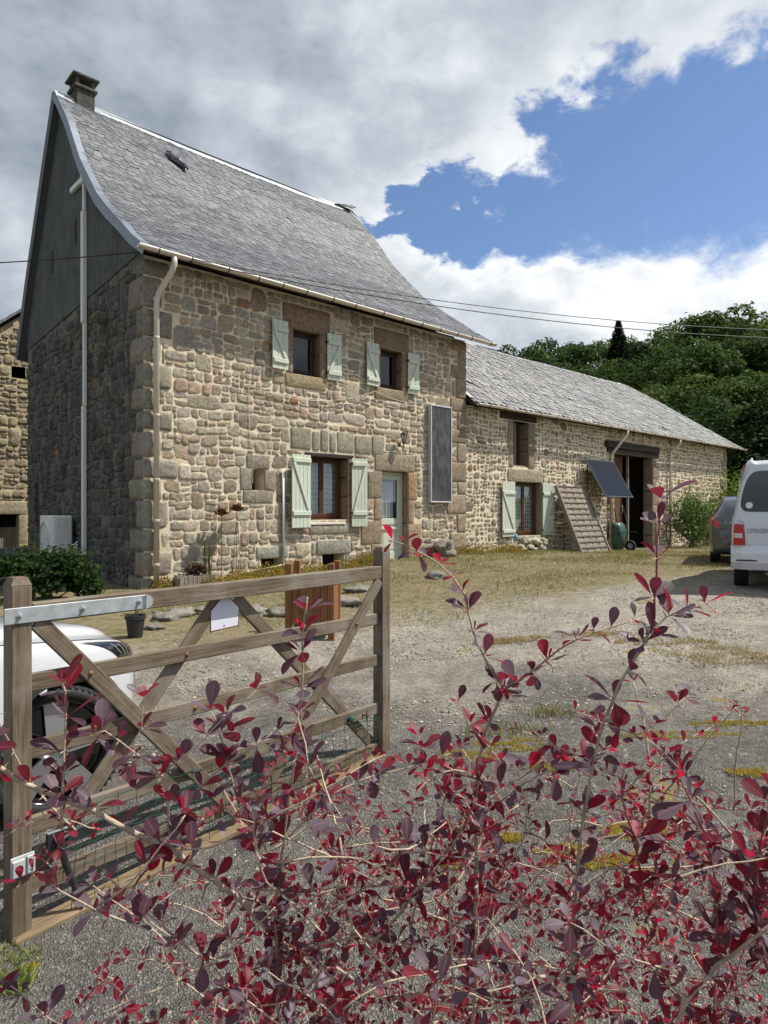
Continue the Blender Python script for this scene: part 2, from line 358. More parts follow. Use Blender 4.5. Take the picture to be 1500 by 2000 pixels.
# ------------------------------------------------------------------ ground sheet
def ground_mat():
    m, t, o = material('yard_ground'); co = t.n('ShaderNodeNewGeometry').outputs['Position']
    s = t.n('ShaderNodeSeparateXYZ', {0: co})
    wv = t.m('ADD', t.m('MULTIPLY', t.m('SUBTRACT', s.outputs[0], C0.x), NRM.x), t.m('MULTIPLY', t.m('SUBTRACT', s.outputs[1], C0.y), NRM.y))
    n1 = t.noise(co, 0.55, 5, 0.6); n2 = t.noise(co, 2.2, 5, 0.65); n3 = t.noise(co, 9, 4, 0.65); n4 = t.noise(co, 60, 3, 0.7)
    vor = t.n('ShaderNodeTexVoronoi', {'Vector': co, 'Scale': 135.0}); vc = t.n('ShaderNodeSeparateColor', {0: vor.outputs['Color']})
    # tarmac near the gate, loose grit further up the yard
    peb = t.rng(vc.outputs[0], 0.0, 1.0, 0.78, 1.25, False)
    tar = t.mix(t.rng(n2, 0.3, 0.7), (0.098, 0.091, 0.083), (0.145, 0.135, 0.122))
    tar = t.mix(t.m('MULTIPLY', t.rng(vc.outputs[1], 0.78, 0.95), 0.6), tar, (0.30, 0.275, 0.24))
    grit = t.mix(t.rng(n2, 0.3, 0.7), (0.265, 0.238, 0.195), (0.37, 0.335, 0.28))
    gk = t.m('MULTIPLY', peb, t.rng(n3, 0.3, 0.7, 0.85, 1.15, False))
    v2 = t.n('ShaderNodeTexVoronoi', {'Vector': co, 'Scale': 38.0}); v2c = t.n('ShaderNodeSeparateColor', {0: v2.outputs['Color']})
    gk = t.m('MULTIPLY', gk, t.rng(v2c.outputs[0], 0.0, 1.0, 0.80, 1.22, False))
    gv = t.n('ShaderNodeCombineXYZ', {0: gk, 1: gk, 2: gk}).outputs[0]
    d1 = t.m('ADD', s.outputs[1], t.m('MULTIPLY', t.m('SUBTRACT', n1, 0.5), 7.0))
    gf = t.rng(d1, 4.3, 7.2)
    c = t.mix(gf, tar, grit); c = t.mix(1.0, c, gv, 'MULTIPLY')
    # bare straw-coloured soil and turf towards the walls
    we = t.m('ADD', t.m('MULTIPLY', t.m('SUBTRACT', n1, 0.5), 2.6), t.m('MULTIPLY', t.m('SUBTRACT', n3, 0.5), 1.6))
    tt = t.m('MULTIPLY', t.m('SUBTRACT', s.outputs[0], -4.0), 0.2)
    lawn = t.rng(t.m('SUBTRACT', t.m('ADD', wv, we), tt), 4.9, 3.9)
    turf = t.mix(t.rng(n2, 0.35, 0.65), (0.235, 0.185, 0.105), (0.115, 0.125, 0.05))
    turf = t.mix(t.rng(n3, 0.35, 0.7), turf, (0.29, 0.235, 0.145))
    c = t.mix(lawn, c, turf)
    far = t.m('MAXIMUM', t.rng(s.outputs[1], 30.0, 36.0), t.rng(s.outputs[0], -9.0, -12.0))
    c = t.mix(far, c, (0.07, 0.085, 0.03))
    # moss cushions in hollows of the tarmac
    mo = t.m('MULTIPLY', t.rng(n2, 0.605, 0.66), t.rng(t.noise(co, 0.9, 3, 0.5), 0.46, 0.58))
    mo = t.m('MULTIPLY', mo, t.m('MULTIPLY', t.rng(s.outputs[0], -0.6, 0.6), t.rng(wv, 4.0, 5.5)))
    c = t.mix(t.m('MULTIPLY', mo, 0.85), c, t.mix(n3, (0.24, 0.17, 0.05), (0.28, 0.23, 0.07)))
    h = t.m('ADD', t.m('MULTIPLY', vor.outputs['Distance'], 0.9), t.m('MULTIPLY', n4, 0.8))
    finish(t, o, c, 0.95, h, 0.85, 0.018, spec=0.2); return m
def build_ground():
    b = MB(); xs = []; ys = []
    def spread(lo, hi, fine_lo, fine_hi, f, g):
        out = []; x = fine_lo
        while x < fine_hi: out.append(x); x += f
        st = f; x = fine_hi
        while x < hi: out.append(x); st *= g; x += st
        out.append(hi); st = f; x = fine_lo - f; pre = []
        while x > lo: pre.append(x); st *= g; x -= st
        pre.append(lo); return pre[::-1] + out
    xs = spread(-900, 900, -10, 14, 0.4, 1.25); ys = spread(-300, 1500, -2, 30, 0.4, 1.22)
    for y in ys:
        for x in xs:
            z = gz(x, y) if (abs(x) < 150 and -50 < y < 170) else gz(max(-150, min(150, x)), max(-50, min(170, y)))
            b.vert((x, y, z + 0.02 * mnoise.noise(Vector((x*1.3, y*1.3, 0))) * (1 if y > 2 else .3)))
    n = len(xs)
    for j in range(len(ys)-1):
        for i in range(n-1): b.face((j*n+i, j*n+i+1, (j+1)*n+i+1, (j+1)*n+i))
    kind(b.build('ground', ground_mat(), smooth=True), 'structure')
build_ground()
# ------------------------------------------------------------------ masonry
PAL_F = [(0.348, 0.295, 0.221), (0.312, 0.268, 0.202), (0.4, 0.342, 0.258), (0.27, 0.226, 0.17), (0.359, 0.275, 0.193), (0.421, 0.365, 0.281), (0.333, 0.28, 0.207), (0.296, 0.225, 0.161), (0.296, 0.265, 0.221), (0.364, 0.32, 0.253)]
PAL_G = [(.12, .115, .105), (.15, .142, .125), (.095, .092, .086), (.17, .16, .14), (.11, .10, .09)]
PAL_B = [(.32, .26, .18), (.26, .21, .15), (.37, .31, .22), (.29, .25, .19), (.23, .18, .13), (.40, .335, .24)]
PAL_N = [(.30, .245, .16), (.25, .205, .14), (.34, .285, .19), (.22, .19, .15)]
def jit(c, k=0.12):
    f = 1 + rnd(-k, k); return tuple(max(0.0, x*f*(1+rnd(-.03, .03))) for x in c)
def rubble(a0, a1, b0, b1, holes, area=0.05, asp=1.45, lift=(0.42, 0.62), warp=0.05, topf=None):
    """random rubble: lifts broken into blocks, split again and again; returns quads in the wall plane"""
    out = []
    def split(x0, x1, y0, y1):
        w_, h_ = x1-x0, y1-y0
        lim = area * math.exp(random.gauss(0, 0.75))
        if w_*h_ < lim and w_ < h_*2.8 and h_ < w_*1.7 or min(w_, h_) < 0.075: out.append((x0, x1, y0, y1)); return
        k = rnd(0.34, 0.66)
        if w_ > h_*asp: xm = x0 + w_*k; split(x0, xm, y0, y1); split(xm, x1, y0, y1)
        else: ym = y0 + h_*k; split(x0, x1, y0, ym); split(x0, x1, ym, y1)
    b = b0
    while b < b1 - 0.05:
        h = rnd(*lift)
        if b1 - (b+h) < 0.25: h = b1 - b
        a = a0
        while a < a1 - 0.02:
            ww = rnd(0.55, 1.15)
            if a1 - (a+ww) < 0.3: ww = a1 - a
            split(a, a+ww, b, b+h); a += ww
        b += h
    quads = []
    for x0, x1, y0, y1 in out:
        ok = True
        for hx0, hx1, hy0, hy1 in holes:
            hx0 -= .012; hx1 += .012; hy0 -= .012; hy1 += .012
            if x1 <= hx0 or x0 >= hx1 or y1 <= hy0 or y0 >= hy1: continue
            c = [(x0, min(x1, hx0), y0, y1), (max(x0, hx1), x1, y0, y1), (x0, x1, y0, min(y1, hy0)), (x0, x1, max(y0, hy1), y1)]
            c = [q for q in c if q[1]-q[0] > .06 and q[3]-q[2] > .05]
            if not c: ok = False; break
            x0, x1, y0, y1 = max(c, key=lambda q: (q[1]-q[0])*(q[3]-q[2]))
        if not ok: continue
        if topf and max(y0, y1) > topf(x0) - .04 or topf and y1 > topf(x1) - .04: continue
        nearhole = any(x0 < hx1+.1 and x1 > hx0-.1 and y0 < hy1+.1 and y1 > hy0-.1 for hx0, hx1, hy0, hy1 in holes)
        edge = x0 < a0+.02 or x1 > a1-.02
        q = []
        for x, y in ((x0, y0), (x1, y0), (x1, y1), (x0, y1)):
            if not nearhole and not edge:
                v = mnoise.noise_vector(Vector((x*1.5, y*1.5, a0*7+3.3))); v2 = mnoise.noise_vector(Vector((x*6, y*6, 9.1)))
                x += v.x*warp + v2.x*.02; y += v.y*warp*0.8 + v2.y*.02
            q.append((x, y))
        quads.append(q)
    return quads
def stone_into(b, q, P, gap, prot, expo, c, n=16, rough=0.06, depth=0.05, smear=None):
    """one stone: uneven rounded outline inside the quad q, rough face, joint mortar smeared over its edge"""
    cx = sum(p[0] for p in q)/4; cy = sum(p[1] for p in q)/4
    def bil(u, v):
        x = (q[0][0]*(1-u)+q[1][0]*u)*(1-v) + (q[3][0]*(1-u)+q[2][0]*u)*v
        y = (q[0][1]*(1-u)+q[1][1]*u)*(1-v) + (q[3][1]*(1-u)+q[2][1]*u)*v
        return x, y
    w_ = max(abs(q[1][0]-q[0][0]), .05); h_ = max(abs(q[3][1]-q[0][1]), .05)
    gu, gv = min(gap/w_, .3), min(gap/h_, .3)
    ring = []; ph = [rnd(0, 6.28) for _ in range(3)]; am = [rough*rnd(.3, 1.0), rough*rnd(.2, .9), rough*rnd(.1, .6)]; tw = rnd(-.10, .10)
    for k in range(n):
        a = 2*math.pi*(k+.5)/n; ca, sa = math.cos(a), math.sin(a)
        r = (abs(ca)**expo + abs(sa)**expo) ** (-1.0/expo)
        r *= 1 + am[0]*math.sin(2*a+ph[0]) + am[1]*math.sin(3*a+ph[1]) + am[2]*math.sin(5*a+ph[2]) + rnd(-.025, .025)
        ring.append(bil(.5 + .5*(ca+tw*sa*.5)*r*(1-2*gu), .5 + .5*(sa+tw*ca)*r*(1-2*gv)))
    tx, ty = rnd(-.5, .5)*prot/w_, rnd(-.6, .4)*prot/h_
    i0 = len(b.v); sk = rnd(.25, .8)
    ce_c = tuple(x*rnd(.85, 1.1) for x in c); ed = tuple(x*(1-sk)+y*sk for x, y in zip(c, smear)) if smear else c
    R = ((1.0, -depth, ed), (1.0, prot*.35, ed), (.90, prot*.85, c), (.55, prot, c))
    for s_, d, cc in R:
        for x, y in ring:
            px, py = cx+(x-cx)*s_, cy+(y-cy)*s_
            dd_ = d if d < 0 else d*(1+rnd(-.28, .28)) + (px-cx)*tx + (py-cy)*ty
            if s_ < .8: dd_ = prot*rnd(.75, 1.3) + (px-cx)*tx + (py-cy)*ty
            b.vert(P(px, py, dd_), cc)
    ce = b.vert(P(cx+rnd(-.1, .1)*w_, cy+rnd(-.1, .1)*h_, prot*rnd(.8, 1.35)), ce_c)
    flip = P(0, 0, 1)[0] != P(0, 0, 0)[0]
    def fc(*i): b.face(i[::-1] if flip else i)
    for k in range(n):
        j = (k+1) % n
        for m in range(3): fc(i0+m*n+k, i0+m*n+j, i0+(m+1)*n+j, i0+(m+1)*n+k)
        fc(i0+3*n+k, i0+3*n+j, ce)
def rough_block(b, x0, x1, y0, y1, z0, z1, amp, rad, c, seg=.11):
    """hewn block: subdivided box, rounded arrises, uneven faces"""
    import itertools
    D = [(x0, x1), (y0, y1), (z0, z1)]; N_ = [max(1, min(5, int((q[1]-q[0])/seg)))+2 for q in D]; idx = {}; ctr = Vector(((x0+x1)/2, (y0+y1)/2, (z0+z1)/2)); sd = rnd(0, 50)
    rad = min(rad, *[(q[1]-q[0])*.45 for q in D])
    LN = [[q[0]] + [q[0]+rad+(q[1]-q[0]-2*rad)*m/(N_[a]-2) for m in range(N_[a]-1)] + [q[1]] for a, q in enumerate(D)]
    def V(i, j, k):
        if (i, j, k) not in idx:
            p = Vector([LN[a][(i, j, k)[a]] for a in range(3)])
            inn = Vector([max(D[a][0]+rad, min(D[a][1]-rad, p[a])) for a in range(3)]); d = p-inn
            if d.length > 1e-6: p = inn + d.normalized()*rad*min(1.0, d.length/rad)
            nn = mnoise.noise_vector(p*5.0 + Vector((sd, 0, 0)))*amp + mnoise.noise_vector(p*14.0)*amp*.5
            idx[i, j, k] = b.vert(p+nn, c)
        return idx[i, j, k]
    for a in range(3):
        e, f_ = [q for q in range(3) if q != a]
        for side in (0, N_[a]):
            for u in range(N_[e]):
                for v in range(N_[f_]):
                    q = []
                    for du, dv in ((0, 0), (1, 0), (1, 1), (0, 1)):
                        t = [0, 0, 0]; t[a] = side; t[e] = u+du; t[f_] = v+dv; q.append(V(*t))
                    b.face(q)
def lay(parent, quads, P, mat, pal, keep, stuff_name, gap=(.003, .018), prot=(.006, .024), expo=(4, 14), red=0.014, rough=.09, weight=None, n=16, smear=None):
    """the largest `keep` stones become objects of their own, the rest one stuff part"""
    def size(q):
        a = abs((q[1][0]-q[0][0])*(q[3][1]-q[0][1])); return a * (weight(q) if weight else 1.0)
    quads = sorted(quads, key=size, reverse=True); rest = MB()
    for i, q in enumerate(quads):
        c = jit((.30, .17, .095)) if random.random() < red else jit(random.choice(pal))
        b = MB() if i < keep else rest
        stone_into(b, q, P, rnd(*gap), rnd(*prot), rnd(*expo), c, n, rough, smear=smear)
        if i < keep: b.build('stone', mat, parent, True)
    if rest.f: kind(rest.build(stuff_name, mat, parent, True), 'stuff')
def sheet(a0, a1, b0, b1, holes, P, mat, name, parent, step=0.09, amp=0.012, topf=None):
    def lines(lo, hi, extra):
        n = max(1, int((hi-lo)/step)); L = sorted(set([lo + (hi-lo)*i/n for i in range(n+1)] + [e for e in extra if lo < e < hi]))
        R = [L[0]]
        for x in L[1:]:
            if x - R[-1] > 0.012 or x in extra:
                if x - R[-1] <= 0.012 and R[-1] not in extra: R[-1] = x
                else: R.append(x)
        return R
    A = lines(a0, a1, {h for q in holes for h in q[:2]}); B = lines(b0, b1, {h for q in holes for h in q[2:4]})
    b = MB(); idx = {}
    flip = P(0, 0, 1)[0] != P(0, 0, 0)[0]
    def V(i, j):
        if (i, j) not in idx:
            x, y = A[i], B[j]
            if topf: y = min(y, topf(x))
            d = amp*(mnoise.noise(Vector((x*5, y*5, 2.2))) + .6*mnoise.noise(Vector((x*13, y*13, 5.2))))
            idx[i, j] = b.vert(P(x, y, d))
        return idx[i, j]
    for i in range(len(A)-1):
        for j in range(len(B)-1):
            xm, ym = (A[i]+A[i+1])/2, (B[j]+B[j+1])/2
            if any(h[0] < xm < h[1] and h[2] < ym < h[3] for h in holes): continue
            if topf and B[j] >= max(topf(A[i]), topf(A[i+1])): continue
            q = (V(i, j), V(i+1, j), V(i+1, j+1), V(i, j+1)); b.face(q[::-1] if flip else q)
    return b.build(name, mat, parent, True)
def dressed(parent, name, P, a0, a1, b0, b1, back, prot=0.02, c=None, mat=None, bev=0.014):
    b = MB(); c = c or jit((.28, .215, .145), .15); g = .006
    rough_block(b, a0+g, a1-g, -prot - rnd(0, .012), back, b0+g, b1-g, .006, bev, c)
    for i, v in enumerate(b.v): b.v[i] = tuple(P(v[0], v[2], -v[1]))
    o = b.build(name, mat or M_DRESS, parent, True); return fixn(o)

# slates on a roof profile given from eave to ridge as (s, z)
class Prof:
    def __init__(s, pts):
        s.p = [Vector((a, b)) for a, b in pts]; s.l = [0.0]
        for a, b in zip(s.p, s.p[1:]): s.l.append(s.l[-1] + (b-a).length)
        s.L = s.l[-1]
    def at(s, a):
        a = max(0.0, a)
        for i in range(len(s.p)-1):
            if a <= s.l[i+1] or i == len(s.p)-2:
                k = (a-s.l[i])/(s.l[i+1]-s.l[i]); d = (s.p[i+1]-s.p[i]).normalized()
                return s.p[i].lerp(s.p[i+1], k) if k <= 1 else s.p[i+1] + d*(a-s.l[i+1]), Vector((-d.y, d.x))
def slate_roof(parent, prof, tmin, tmax, expo, wid, cut, thick, pal, mat, keep, stuff_name, sag=lambda t, k: 0.0, miss=0.004, ragged=0.02, order=None):
    items = []; k = 0; a = 0.0
    while a < prof.L - expo*.2:
        fr = a/prof.L; t = tmin(fr) - rnd(0, wid); t1 = tmax(fr)
        while t < t1:
            w_ = wid * rnd(.8, 1.2); x0, x1 = max(t, tmin(fr)), min(t+w_, t1)
            if x1 - x0 > wid*.25 and random.random() > miss: items.append((x0+.002, x1-.002, a + rnd(-ragged, ragged), fr))
            t += w_
        a += expo * rnd(.97, 1.03); k += 1
    items.sort(key=order or (lambda q: q[0])); rest = MB()
    for i, (x0, x1, a, fr) in enumerate(items):
        b = MB() if i < keep else rest
        c = jit(random.choice(pal), .16); top = min(a + expo*2.1, prof.L + .02); w_ = x1-x0; cc = min(cut, w_*.45)
        lift = thick*rnd(.9, 1.5); skew = rnd(-.006, .006); i0 = len(b.v)
        out = [(x0, top, .004), (x1, top, .004), (x1, a+cc*rnd(.7, 1.2), lift), (x1-cc, a+skew, lift), (x0+cc*rnd(.7, 1.1), a-skew, lift), (x0, a+cc, lift)]
        for x, aa, h in out:
            p, nn = prof.at(aa); q = p + nn*h
            if aa < 0: q += (prof.p[0]-prof.p[1]).normalized()*(-aa)
            b.vert((x, q.x, q.y + sag(x, aa/prof.L)), c)
        for x, aa, h in out[2:]:
            p, nn = prof.at(aa); q = p + nn*(h-thick)
            b.vert((x, q.x, q.y + sag(x, aa/prof.L)), c)
        b.face([i0+j for j in (5, 4, 3, 2, 1, 0)][::-1])
        for j in range(3): b.face((i0+2+j, i0+6+j, i0+7+j, i0+3+j))
        if i < keep: b.build('slate', mat, parent)
    if rest.f: kind(rest.build(stuff_name, mat, parent), 'stuff')
def roof_deck(parent, name, prof, tmin, tmax, thick, mat, sag=lambda t, k: 0.0, n=12):
    b = MB(); K = 14; rows = []
    for i in range(K+1):
        a = prof.L*i/K; p, nn = prof.at(a); r = []
        for j in range(n+1):
            x = tmin(i/K) + (tmax(i/K)-tmin(i/K))*j/n; q = p - nn*.006; q2 = p - nn*thick; zz = sag(x, i/K)
            r.append((b.vert((x, q.x, q.y+zz)), b.vert((x, q2.x, q2.y+zz))))
        rows.append(r)
    for i in range(K):
        for j in range(n):
            A_, B_, C_, D_ = rows[i][j], rows[i][j+1], rows[i+1][j+1], rows[i+1][j]
            b.face((A_[0], B_[0], C_[0], D_[0])); b.face((A_[1], D_[1], C_[1], B_[1]))
        b.face((rows[i][0][0], rows[i+1][0][0], rows[i+1][0][1], rows[i][0][1])); b.face((rows[i][n][0], rows[i][n][1], rows[i+1][n][1], rows[i+1][n][0]))
    for j in range(n):
        b.face((rows[0][j][0], rows[0][j][1], rows[0][j+1][1], rows[0][j+1][0])); b.face((rows[K][j][0], rows[K][j+1][0], rows[K][j+1][1], rows[K][j][1]))
    return b.build(name, mat, parent)

# joinery shared by house and barn (local X along the wall, -Y outwards)
def shutter(parent, t0, t1, z0, z1, y, planks, swing=0.0, left=True, ledges=(.13, .87), broken=False):
    """boarded shutter with two ledges and a diagonal; hinge on the side next to the opening"""
    wd, h = t1-t0, z1-z0; hinge = t1 if left else t0
    M = T(hinge, y, z0) @ Rz(swing) @ T(-wd if left else 0, 0, 0)
    b = MB(); la, lb = ledges[0]*h, ledges[1]*h
    b.box(.015, wd-.01, -.030, -.0005, la-.045, la+.045, .006); b.box(.015, wd-.01, -.030, -.0005, lb-.045, lb+.045, .006)
    x0, x1 = (.05, wd-.06) if left else (wd-.05, .06)
    d = Vector((x1-x0, 0, (la+.05)-(lb-.05))); L = d.length
    Mb = frame((x0, -.014, lb-.05), d, (0, 1, 0)); b.box(0, L, -.0125, .0125, -.035, .035, .004, M=Mb)
    s = fixn(b.build('shutter', M_GREEN, parent, M=M)); pw = wd/planks
    for i in range(planks):
        p = MB(); p.box(i*pw+.0025, (i+1)*pw-.0025, 0, .024 + rnd(-.002, .002), rnd(0, .006), h-rnd(0, .006), .004); p.build('plank', M_GREEN, s)
    for zz in (la, lb):
        p = MB(); hx = wd if left else 0; p.box(hx-.02, hx+.02, -.012, .05, zz-.02, zz+.02, .003); p.build('hinge', M_BLACK, s)
    return s
def casement(parent, t0, t1, z0, z1, y, mat, curtain=None, glass=None, sashes=2, name='window'):
    b = MB(); fw = .05
    b.box(t0, t1, y, y+.06, z0, z0+fw, .004); b.box(t0, t1, y, y+.06, z1-fw, z1, .004)
    b.box(t0, t0+fw, y+.001, y+.059, z0+fw, z1-fw, .004); b.box(t1-fw, t1, y+.001, y+.059, z0+fw, z1-fw, .004)
    win = fixn(b.build(name, mat, parent)); iw = (t1-t0-2*fw)/sashes
    for k in range(sashes):
        x0 = t0+fw+k*iw+.002; x1 = x0+iw-.004; s = MB(); sw = .055
        s.box(x0, x1, y-.012, y+.035, z0+fw+.002, z0+fw+.075, .005); s.box(x0, x1, y-.012, y+.035, z1-fw-sw, z1-fw-.002, .005)
        s.box(x0, x0+sw, y-.011, y+.034, z0+fw+.075, z1-fw-sw, .005); s.box(x1-sw, x1, y-.011, y+.034, z0+fw+.075, z1-fw-sw, .005)
        fixn(s.build('sash', mat, win))
        g = MB(); g.poly([(x0+sw, y+.012, z0+fw+.075), (x1-sw, y+.012, z0+fw+.075), (x1-sw, y+.012, z1-fw-sw), (x0+sw, y+.012, z1-fw-sw)]); g.build('pane', glass or M_GLASS, win)
    if curtain:
        c = MB(); N_ = 28
        for i in range(N_):
            a, d = t0+.05+(t1-t0-.1)*i/N_, t0+.05+(t1-t0-.1)*(i+1)/N_
            ya, yd = y+.09+.012*math.sin(i*1.7), y+.09+.012*math.sin((i+1)*1.7)
            c.poly([(a, ya, z0+.06), (d, yd, z0+.06), (d, yd, z1-.05), (a, ya, z1-.05)])
        c.build('curtain', curtain, win)
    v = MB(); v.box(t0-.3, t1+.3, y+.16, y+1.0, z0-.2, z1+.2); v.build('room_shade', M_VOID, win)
    return win
def gutter(parent, t0, t1, y, z, r, mat, brackets, fall=0.0, wob=0.0):
    b = MB(); n = 8; N_ = 40; rings = []
    for i in range(N_+1):
        t = t0+(t1-t0)*i/N_; zz = z + fall*i/N_ + wob*math.sin(i*.9)*.5; ri = []
        for rr in (r, r-.006):
            for k in range(n+1):
                a = math.pi + math.pi*k/n; ri.append(b.vert((t, y+rr*math.cos(a), zz+rr*math.sin(a))))
        rings.append(ri)
    for A_, B_ in zip(rings, rings[1:]):
        for k in range(n):
            b.face((A_[k], A_[k+1], B_[k+1], B_[k])); m = n+1; b.face((A_[m+k], B_[m+k], B_[m+k+1], A_[m+k+1]))
        b.face((A_[0], B_[0], B_[n+1], A_[n+1])); b.face((A_[n], A_[2*n+1], B_[2*n+1], B_[n]))
    b.face(rings[0][:n+1]); b.face(rings[-1][:n+1][::-1])
    g = b.build('gutter', mat, parent, True)
    for i in range(brackets):
        t = t0 + (t1-t0)*(i+.5)/brackets + rnd(-.1, .1); f_ = (t-t0)/(t1-t0)
        c = MB(); c.tube([(t, y+(r+.006)*math.cos(math.pi+math.pi*k/8), z+fall*f_+(r+.006)*math.sin(math.pi+math.pi*k/8)) for k in range(9)], .009, 5); c.build('bracket', M_BLACK, g)
    return g

# ------------------------------------------------------------------ the farmhouse
random.seed(11)
farm = tag(empty('farmhouse', C0, FANG), 'tall stone farmhouse with steep slate roof and pale green shutters', 'house')
LH, WT = 8.4, 6.02
def PF(a, b, o): return (a, -o, b)
def PG(a, b, o): return (-o, a, b)
H_UP1 = (3.07, 3.76, 4.44, 5.36); H_UP2 = (5.46, 6.14, 4.46, 5.36); H_LOW = (3.45, 4.52, 1.49, 2.80); H_DOOR = (5.50, 6.33, .40, 2.58)
H_SM = (2.12, 2.40, 2.07, 2.48); H_C1 = (2.33, 2.84, .50, .74); H_C2 = (3.82, 4.40, .40, .76)
HOLES = [H_UP1, H_UP2, H_LOW, H_DOOR, H_SM, H_C1, H_C2]
facade = sheet(0.0, LH, 0.0, WT, HOLES, PF, M_MORT, 'facade_wall', farm)
DR = []   # dressed blocks: name, a0, a1, b0, b1, back
D_BROWN = (.235, .165, .11)
DR += [('lintel', 2.82, 4.02, 5.36, 5.84, .24, D_BROWN), ('jamb_stone', 2.90, 3.07, 4.88, 5.36, .24, D_BROWN), ('jamb_stone', 2.93, 3.07, 4.44, 4.88, .24, None), ('jamb_stone', 3.76, 3.99, 4.93, 5.36, .24, D_BROWN), ('jamb_stone', 3.76, 3.95, 4.44, 4.93, .24, D_BROWN), ('window_sill', 2.88, 3.90, 4.17, 4.44, .26, (.30, .235, .145))]
DR += [('lintel', 5.26, 6.37, 5.36, 5.80, .24, D_BROWN), ('jamb_stone', 5.27, 5.46, 4.46, 5.36, .24, D_BROWN), ('jamb_stone', 6.14, 6.36, 4.92, 5.36, .24, D_BROWN), ('jamb_stone', 6.14, 6.33, 4.46, 4.92, .24, (.26, .18, .115)), ('window_sill', 5.28, 6.27, 4.20, 4.46, .26, (.28, .22, .14))]
DR += [('jamb_stone', 4.52, 4.76, 2.40, 2.80, .32, D_BROWN), ('jamb_stone', 4.52, 4.70, 1.98, 2.40, .32, D_BROWN), ('jamb_stone', 4.52, 4.78, 1.40, 1.98, .32, D_BROWN), ('jamb_stone', 3.27, 3.45, 2.1, 2.80, .32, D_BROWN), ('jamb_stone', 3.22, 3.45, 1.40, 2.1, .32, D_BROWN), ('stone_block', 3.48, 4.68, 1.19, 1.385, .3, (.27, .24, .19))]
DR += [('lintel', 5.29, 6.56, 2.58, 2.98, .26, (.29, .235, .17)), ('jamb_stone', 6.33, 6.64, 1.93, 2.58, .25, (.31, .21, .125)), ('jamb_stone', 6.33, 6.52, 1.38, 1.93, .25, (.29, .20, .125)), ('jamb_stone', 6.33, 6.80, .48, 1.38, .25, (.31, .225, .14)),
       ('jamb_stone', 5.07, 5.50, 1.96, 2.56, .25, (.27, .22, .16)), ('jamb_stone', 5.27, 5.50, 1.46, 1.96, .25, (.28, .22, .155)), ('jamb_stone', 4.88, 5.50, .93, 1.46, .25, (.285, .205, .145)), ('jamb_stone', 5.18, 5.50, .40, .93, .25, (.28, .22, .16))]
DR += [('stone_block', 1.86, 2.12, 2.07, 2.50, .25, None), ('stone_block', 2.40, 2.66, 2.07, 2.48, .25, None), ('stone_block', 2.0, 2.52, 2.48, 2.75, .25, None), ('stone_block', 1.92, 2.60, 1.82, 2.07, .25, None)]
DR += [('stone_block', 2.22, 2.95, .74, .98, .2, (.30, .28, .23)), ('stone_block', 3.66, 4.58, .76, 1.06, .2, (.31, .29, .24))]
x = 3.02
for i, wd in enumerate((.50, .18, .20, .17, .46, .47, .36)):
    DR.append(('stone_block', x, x+wd, 2.93, 3.36 - (.04 if i % 2 else 0), .05, (.28, .25, .19))); x += wd + .035
QN = []; z = .1; i = 0
while z < 5.9:
    h = rnd(.34, .55); h = min(h, 5.98-z); a, g = (rnd(.42, .62), rnd(.26, .34)) if i % 2 else (rnd(.26, .34), rnd(.42, .62))
    QN.append((z, h, a, g)); z += h; i += 1
QR = []; z = .3; i = 0
while z < 5.9:
    h = rnd(.32, .5); h = min(h, 5.98-z); QR.append((z, h, rnd(.5, .75) if i % 2 else rnd(.28, .4))); z += h; i += 1
for nm, a0, a1, b0, b1, bk, c in DR: dressed(facade, nm, PF, a0, a1, b0, b1, bk, c=jit(c or (.27, .235, .18), .08))
hol = [(a0, a1, b0, b1) for _, a0, a1, b0, b1, _, _ in DR] + HOLES + [(0, a, z, z+h) for z, h, a, g in QN] + [(LH-a, LH, z, z+h) for z, h, a in QR] + [(3.3, 4.7, 2.80, 2.88)]
for z, h, a, g in QN:
    b = MB(); rough_block(b, -.02-rnd(0, .03), a, -.015-rnd(0, .03), g, z+.006, z+h-.006, .022, .06, jit((.25, .225, .18), .15)); fixn(b.build('quoin', M_STONE, facade, True))
for z, h, a in QR: dressed(facade, 'quoin', PF, LH-a, LH+.03, z, z+h, .35, .03, jit((.28, .215, .15), .14), M_STONE, .03)
qf = rubble(0, LH, .1, 5.98, hol, area=.062, asp=1.5, warp=.075)
CAMT, CAMS = -4.70, -11.06      # camera in facade coordinates
def wf(q): t = (q[0][0]+q[2][0])/2; return 1.0/((t-CAMT)**2*.45 + 122)
lay(facade, qf, PF, M_STONE, PAL_F, 190, 'rubble_stones', weight=wf, smear=(.58, .50, .38))
# wooden lintel, sills, cellar backs
b = MB(); b.box(3.36, 4.66, -.03, .3, 2.803, 2.875, .008); b.build('lintel_beam', M_DARKWOOD, facade)
b = MB(); b.prism([(-.045, 1.392), (.30, 1.392), (.30, 1.487), (-.045, 1.432)], 'x', 3.47, 4.42); fixn(b.build('window_sill', plain('whitewashed_sill', (.66, .61, .53), .85, var=.12, bump=.2), facade))
for h_, nm in ((H_SM, 'vent_recess'), (H_C1, 'cellar_recess'), (H_C2, 'cellar_recess')):
    b = MB(); a0, a1, z0, z1 = h_; d = .35
    b.poly([(a0, d, z0), (a1, d, z0), (a1, d, z1), (a0, d, z1)], 1)
    b.poly([(a0, 0, z1), (a0, d, z1), (a1, d, z1), (a1, 0, z1)]); b.poly([(a1, 0, z0), (a1, 0, z1), (a1, d, z1), (a1, d, z0)]); b.poly([(a0, 0, z0), (a0, d, z0), (a0, d, z1), (a0, 0, z1)]); b.poly([(a0, 0, z0), (a1, 0, z0), (a1, d, z0), (a0, d, z0)])
    b.build(nm, [M_MORT, M_VOID], facade)
